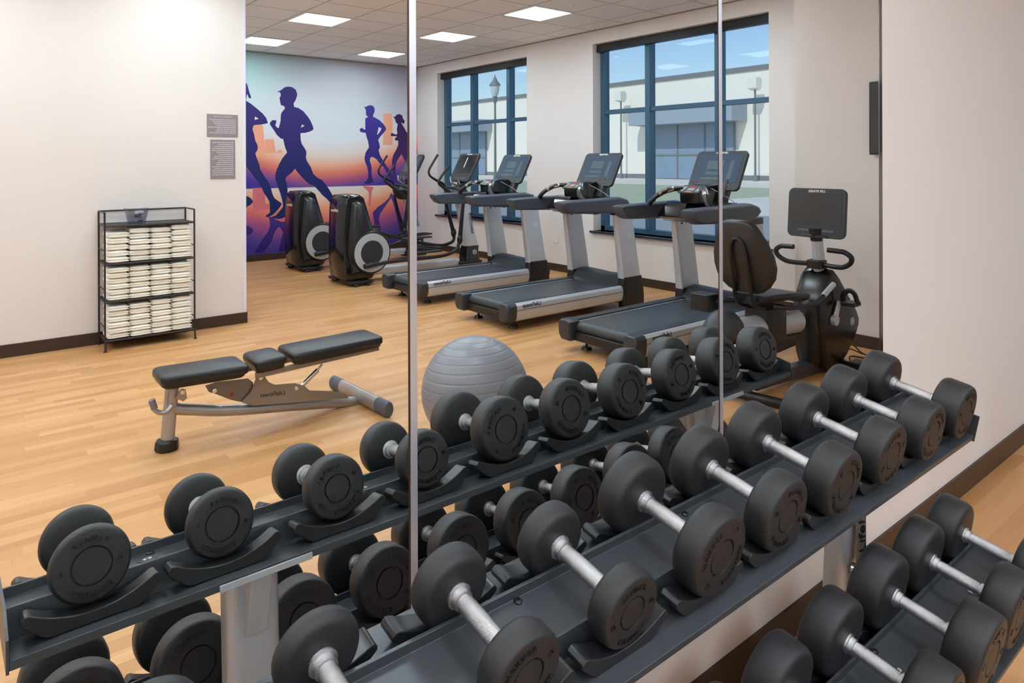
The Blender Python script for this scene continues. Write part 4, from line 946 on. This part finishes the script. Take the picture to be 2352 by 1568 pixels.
MB().tube([(L4(4.02), .06, .56), (L4(3.90), .06, .60), (L4(3.855), .058, .72), (L4(3.81), .055, .92), (L4(3.80), .035, 1.0), (L4(3.80), 0, 1.02), (L4(3.80), -.035, 1.0), (L4(3.81), -.055, .92), (L4(3.855), -.058, .72), (L4(3.90), -.06, .60), (L4(4.02), -.06, .56)], .0125, seg=10, up=(1, 0, 0)).build('back_support', M_black, bk)
st = [(3.93, .10, .625), (4.0, .16, .632), (4.15, .19, .628), (4.3, .185, .612), (4.42, .15, .588), (4.47, .08, .572)]
rg = []
for x, w_, z in st: rg.append([(L4(x), w_*math.cos(a), z+.032*math.copysign(abs(math.sin(a))**.6, math.sin(a))+.018*(math.cos(a))**4) for a in [2*PI*i/24 for i in range(24)]])
MB().loft(rg).build('seat_cushion', M_vinyl, bk, ang=60)
for s in (-1, 1):
    MB().tube([(L4(3.95), s*.17, .60), (L4(4.1), s*.20, .575), (L4(4.3), s*.215, .575), (L4(4.43), s*.22, .60), (L4(4.58), s*.22, .665)], .013, seg=10).build('seat_handle', M_black, bk)
    MB().tube([(L4(4.46), s*.22, .613), (L4(4.60), s*.22, .673)], .0185, sub=1).build('seat_grip', M_silver, bk, .003)
m = MB(); m.loft([[(L4(3.80)+p[0], -.24+p[1], z) for p in rrect(-.06, .06, -.075, .075, .02)] for z in (.535, .645)]); m.build('bottle_holder', M_black, bk, .004)
MB().tube([(L4(3.80), -.19, .60), (L4(3.98), -.08, .59)], .014, sub=1).build('holder_arm', M_black, bk)
tag(bk, 'recumbent exercise bike with a large oval seat back, near the bare wall', 'exercise bike')
# cables and power box on the floor
o = MB().loft([[(5.12+p[0], -1.20+p[1], z) for p in rrect(-.07, .07, -.035, .035, .008)] for z in (0, .04)]).build('power_brick', M_black, bevel=.004)
tag(o, 'black power brick on the floor by the front of the exercise bike', 'power brick')
m = MB()
m.tube([(5.12, -1.24, .02), (5.25, -1.30, .03), (5.35, -1.22, .012), (5.42, -1.12, .02), (5.52, -1.0, .03), (5.60, -.8, .01)], .006, seg=8)
m.tube([(5.10, -1.25, .02), (5.2, -1.38, .05), (5.30, -1.33, .07), (5.38, -1.25, .03), (5.46, -1.05, .012)], .005, seg=8)
m.tube([(5.30, -1.40, .05), (5.36, -1.34, .09), (5.42, -1.30, .03), (5.40, -1.2, .01)], .005, seg=8)
tag(m.build('power_cable', M_black), 'tangled black cables on the floor beside the exercise bike', 'cable')

# ------------------------------------------------------------------ light and camera
w = bpy.data.worlds.new('sky'); S.world = w; w.use_nodes = True; nt = w.node_tree
bg = nt.nodes['Background']; sk = nt.nodes.new('ShaderNodeTexSky'); sk.sky_type = 'NISHITA'; sk.sun_disc = False
sk.sun_elevation = math.radians(48); sk.sun_rotation = math.radians(250); sk.altitude = 100; sk.air_density = 1.0; sk.dust_density = .6
nt.links.new(sk.outputs[0], bg.inputs['Color']); bg.inputs['Strength'].default_value = .21
sun = bpy.data.lights.new('sun', 'SUN'); sun.energy = 3.4; sun.angle = math.radians(.6); sun.color = (1, .96, .88)
so = bpy.data.objects.new('sun', sun); C.objects.link(so); so.rotation_euler = Vector((.75, -.28, -.80)).to_track_quat('-Z', 'Y').to_euler()
cam = bpy.data.cameras.new('camera'); co = bpy.data.objects.new('camera', cam); C.objects.link(co); S.camera = co
cam.sensor_width = 36; cam.lens = F_PX/2352*36; cam.clip_start = .02; cam.clip_end = 400
cam.shift_y = -(784-YH)/2352; cam.shift_x = ROLL*(784-YH)/2352
co.matrix_world = Matrix.Translation((0, CAM_Y, CAM_Z)) @ Matrix.Rotation(-YAW, 4, 'Z') @ Matrix.Rotation(PI/2, 4, 'X') @ Matrix.Rotation(-ROLL, 4, 'Z')
S.view_settings.view_transform = 'Standard'; S.view_settings.look = 'None'; S.view_settings.gamma = 1; S.view_settings.exposure = 0
S.view_settings.use_curve_mapping = False
S.cycles.use_denoising = True; S.cycles.max_bounces = 12; S.cycles.diffuse_bounces = 5; S.cycles.glossy_bounces = 6; S.cycles.transparent_max_bounces = 12
S.cycles.sample_clamp_indirect = 8
